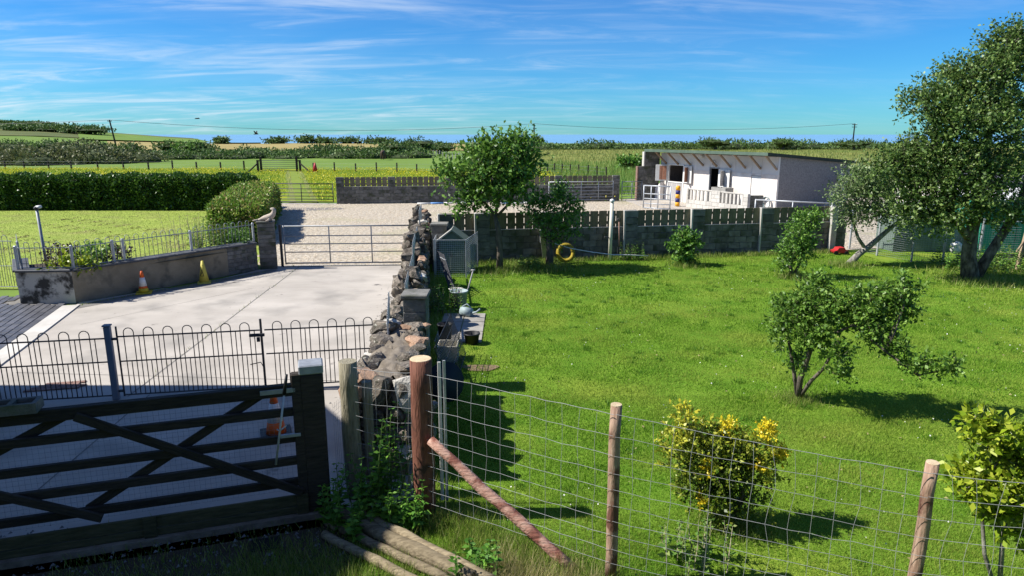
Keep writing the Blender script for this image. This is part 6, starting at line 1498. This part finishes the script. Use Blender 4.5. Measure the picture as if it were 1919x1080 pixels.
# ------------------------------------------------------------------ grass
def scatter(n, x0, x1, y0, y1): return np.stack([rng.uniform(x0, x1, n), rng.uniform(y0, y1, n), np.zeros(n)], 1)
def in_garden(P):
    x, y = P[:, 0], P[:, 1]
    left = np.where(y < 10, -1.05, -1.12 - (y - 10) * 0.1)
    wallback = y < 21.03 + (x + 2.9) * 0.1736 - 0.05
    slab_ = (x > -1.6) & (x < -0.6) & (y > 12.7) & (y < 14.95)
    vis = np.abs(x) < 0.8 * y + 1.5
    return (x > left) & wallback & ~slab_ & vis & ((x < 11.9) | (y < 20.4))
for k, (y0, y1, dens, h0, h1, w) in enumerate(((3.8, 7, 6500, .02, .046, .006), (7, 10, 4200, .02, .046, .008), (10, 15, 2000, .02, .045, .011), (15, 23.6, 900, .02, .05, .016))):
    x1 = min(17, 0.8 * y1 + 1); x0 = -2.6
    P = scatter(int(dens * (x1 - x0) * (y1 - y0)), x0, x1, y0, y1); P = P[in_garden(P)]
    lump = 0.55 + 0.9 * (np.sin(P[:, 0] * 3.1 + np.sin(P[:, 1] * 2.3)) * np.sin(P[:, 1] * 2.7 + P[:, 0]) * .5 + .5)
    blades('lawn_grass', P, rng.uniform(h0, h1, len(P)) * lump, np.full(len(P), w), l_lawn, 0.9)
# long grass along the fence, trunks, wall feet
def tuft(cx, cy, rx, ry, n, h0, h1, w, mat, name='long_grass'):
    P = np.stack([rng.normal(cx, rx, n), rng.normal(cy, ry, n), np.zeros(n)], 1)
    return blades(name, P, rng.uniform(h0, h1, n), np.full(n, w), mat, 0.8)
def strip(A, B, wd, n, h0, h1, w, mat, name='long_grass'):
    A, B = np.array(A), np.array(B); t = rng.random((n, 1)); d = B - A; nn = np.array([-d[1], d[0]]) / np.linalg.norm(d)
    Q = A + d * t + nn * rng.normal(0, wd, (n, 1)); blades(name, np.concatenate([Q, np.zeros((n, 1))], 1), rng.uniform(h0, h1, n), np.full(n, w), mat, 0.8)
strip((-0.9, 6.5), (0.95, 5.45), 0.16, 3600, .06, .2, .006, l_long); strip((-0.3, 5.6), (0.7, 5.1), 0.22, 4200, .08, .24, .005, l_dry, 'dry_grass')
strip((0.9, 5.45), (3.3, 4.8), 0.1, 2200, .05, .15, .005, l_long); strip((-0.8, 5.9), (0.3, 5.0), 0.3, 3800, .04, .13, .007, l_long)
strip((-4.2, 5.2), (-1.4, 5.7), 0.35, 5200, .03, .12, .007, l_long, 'verge_grass'); strip((-2.6, 5.4), (-0.9, 5.6), 0.3, 5200, .04, .15, .007, l_long, 'verge_grass')
strip((-1.0, 7.0), (-2.3, 19.5), 0.14, 5200, .05, .2, .01, l_long); strip((-1.5, 21.0), (11, 23.2), 0.12, 6500, .05, .2, .016, l_long)
for x, y, r in ((-0.4, 20.0, .35), (1.15, 20.4, .35), (5.4, 20.8, .25), (8.0, 19, .2), (10.4, 20.8, .25), (12.8, 18.4, .5), (4.4, 9.8, .16), (2.3, 6.4, .2), (0.5, 20.5, .5), (14, 20.2, .8)):
    tuft(x, y, r, r, int(900 + 1500 * r), .06, .24 if y > 12 else .14, .014 if y > 12 else .007, l_long)
# left lawn, buttercups, tall rough grass
P = scatter(90000, -30, -8, 17.5, 37); P = P[(P[:, 0] < -7.9 - np.maximum(0, P[:, 1] - 21) * .3 - 1.2 * (P[:, 1] < 21)) & (np.abs(P[:, 0]) < .8 * P[:, 1] + 1) & ((P[:, 0] < -12.2) | (P[:, 1] > 18.8 + (P[:, 0] + 11) * 1.0))]
blades('mown_lawn_grass', P, rng.uniform(.03, .06, len(P)), np.full(len(P), .014), l_mown, 0.9)
P = scatter(100000, -66, 7, 41.5, 80); P = P[(P[:, 1] < 82 - (P[:, 0] + 66) * .06) & (P[:, 1] > 44 - np.clip(P[:, 0] + 14, -2, 3))]
tr_x = -12.5 - (P[:, 1] - 40.5) * 0.325; P = P[np.abs(P[:, 0] - tr_x) > rng.uniform(.3, 1.6, len(P))]
patchy = np.sin(P[:, 0] * .5) * np.sin(P[:, 1] * .31 + P[:, 0] * .1) + rng.normal(size=len(P)) * .6
Q = P[patchy > -0.25].copy(); Q[:, 2] = rng.uniform(.12, .3, len(Q)); fl = Q[:20000]
leaves('buttercups', fl, unit(rng.normal(size=fl.shape) * .6 + np.array([0, 0, .5])), np.full(len(fl), .085), l_butter, None, 1.0)['kind'] = 'stuff'
blades('meadow_grass', P[:60000], rng.uniform(.1, .3, min(60000, len(P))), np.full(min(60000, len(P)), .035), l_fgreen, 0.6)
P = scatter(45000, 3, 40, 46, 100); P = P[(P[:, 0] > 4.5 + (P[:, 1] - 46) * -0.03) & (np.abs(P[:, 0]) < .8 * P[:, 1])]; P = P[rng.random(len(P)) < np.clip((104 - P[:, 1]) / 40, 0, 1)]
blades('tall_rough_grass', P, rng.uniform(.3, .85, len(P)), np.full(len(P), .06), l_weed, 0.5)
P = scatter(26000, -5, 120, 90, 185); P = P[(np.abs(P[:, 0]) < .75 * P[:, 1])]
blades('hay_grass', P, rng.uniform(.2, .6, len(P)), np.full(len(P), .1), l_hay, 0.5)

# dried clippings left in curved rows on the left lawn, scuffed earth on the garden lawn
Q = []
for k in range(13):
    n_ = 420; t_ = rng.random(n_); x_ = -24 + k * 1.15 + 3.2 * t_ + rng.normal(0, .12, n_); y_ = 22.5 + 11.5 * t_ + rng.normal(0, .1, n_)
    keep_ = np.sin(t_ * 37 + k * 2.1) + np.sin(t_ * 17 + k) > 0.35
    Q.append(np.stack([x_, y_, np.full(n_, .03)], 1)[keep_])
Q = np.concatenate(Q); Q = Q[Q[:, 0] < -10.6 - np.maximum(0, Q[:, 1] - 24) * .33]
leaves('grass_clippings', Q, unit(np.stack([rng.normal(size=len(Q)), rng.normal(size=len(Q)), .25 * rng.random(len(Q))], 1)), rng.uniform(.05, .11, len(Q)), l_clip, None, .4)['kind'] = 'stuff'
o = sheet('bare_patch', [(G(900, 692).x + .3 * math.cos(a) * (1 + .2 * math.sin(3 * a)), G(900, 692).y + .2 * math.sin(a) * (1 + .2 * math.cos(2 * a))) for a in np.linspace(0, 2 * math.pi, 20)[:-1]], 0.018, M('bare_earth', (0.14, 0.09, 0.055), (0.24, 0.17, 0.11), 9, rough=0.95, bump=0.8, rand=0, coord='World'))

# daisies, taller tufts and fallen leaves in the lawn; weeds and grit along the yard edges
P = scatter(1500, -1, 14, 4.5, 21); P = P[in_garden(P)]; P = P[np.sin(P[:, 0] * 1.7 + 1) * np.sin(P[:, 1] * 1.3) > 0.1]; P[:, 2] = rng.uniform(.03, .05, len(P))
leaves('daisies', P, unit(rng.normal(size=P.shape) * .4 + np.array([0, 0, .4])), rng.uniform(.014, .026, len(P)), l_daisy, None, 1.0)['kind'] = 'stuff'
P = scatter(420, -1, 15, 4.5, 21); P = P[in_garden(P)]; P[:, 2] = .035
leaves('fallen_leaves', P, unit(rng.normal(size=P.shape) * np.array([1, 1, .25])), rng.uniform(.03, .055, len(P)), l_clip, None, .6)['kind'] = 'stuff'
C_ = scatter(330, -0.8, 15, 4.6, 21); C_ = C_[in_garden(C_)]
P = np.repeat(C_, 42, 0); P[:, :2] += rng.normal(0, .055, (len(P), 2)); hh = np.repeat(rng.uniform(.05, .095, len(C_)), 42) * rng.uniform(.5, 1.1, len(P))
blades('lawn_tufts', P, hh, np.full(len(P), .007) * (1 + P[:, 1] * .06), l_tuft, .8)
for A, B, n_ in ((G(150, 574), G(500, 510), 420), ((-1.95, 10.6), (-3.0, 20.4), 700), ((-1.98, 7.3), (-1.98, 10.1), 260), (G(560, 500), G(240, 745), 90), ((-7.0, 20.7), (-3.0, 20.95), 120)):
    strip((A[0], A[1]), (B[0], B[1]), .035, n_, .02, .09, .012, l_long, 'yard_weeds')
n = 1500; t_ = rng.random(n); A = np.array([-2.1, 9.0]); B = np.array([-3.1, 20.5]); Q = A + (B - A) * t_[:, None] + np.stack([-np.abs(rng.normal(0, .16, n)), np.zeros(n)], 1)
pebbles('wall_foot_grit', np.concatenate([Q, np.full((n, 1), .012)], 1), .008 + .03 * rng.random(n) ** 3, MATS['grit'])
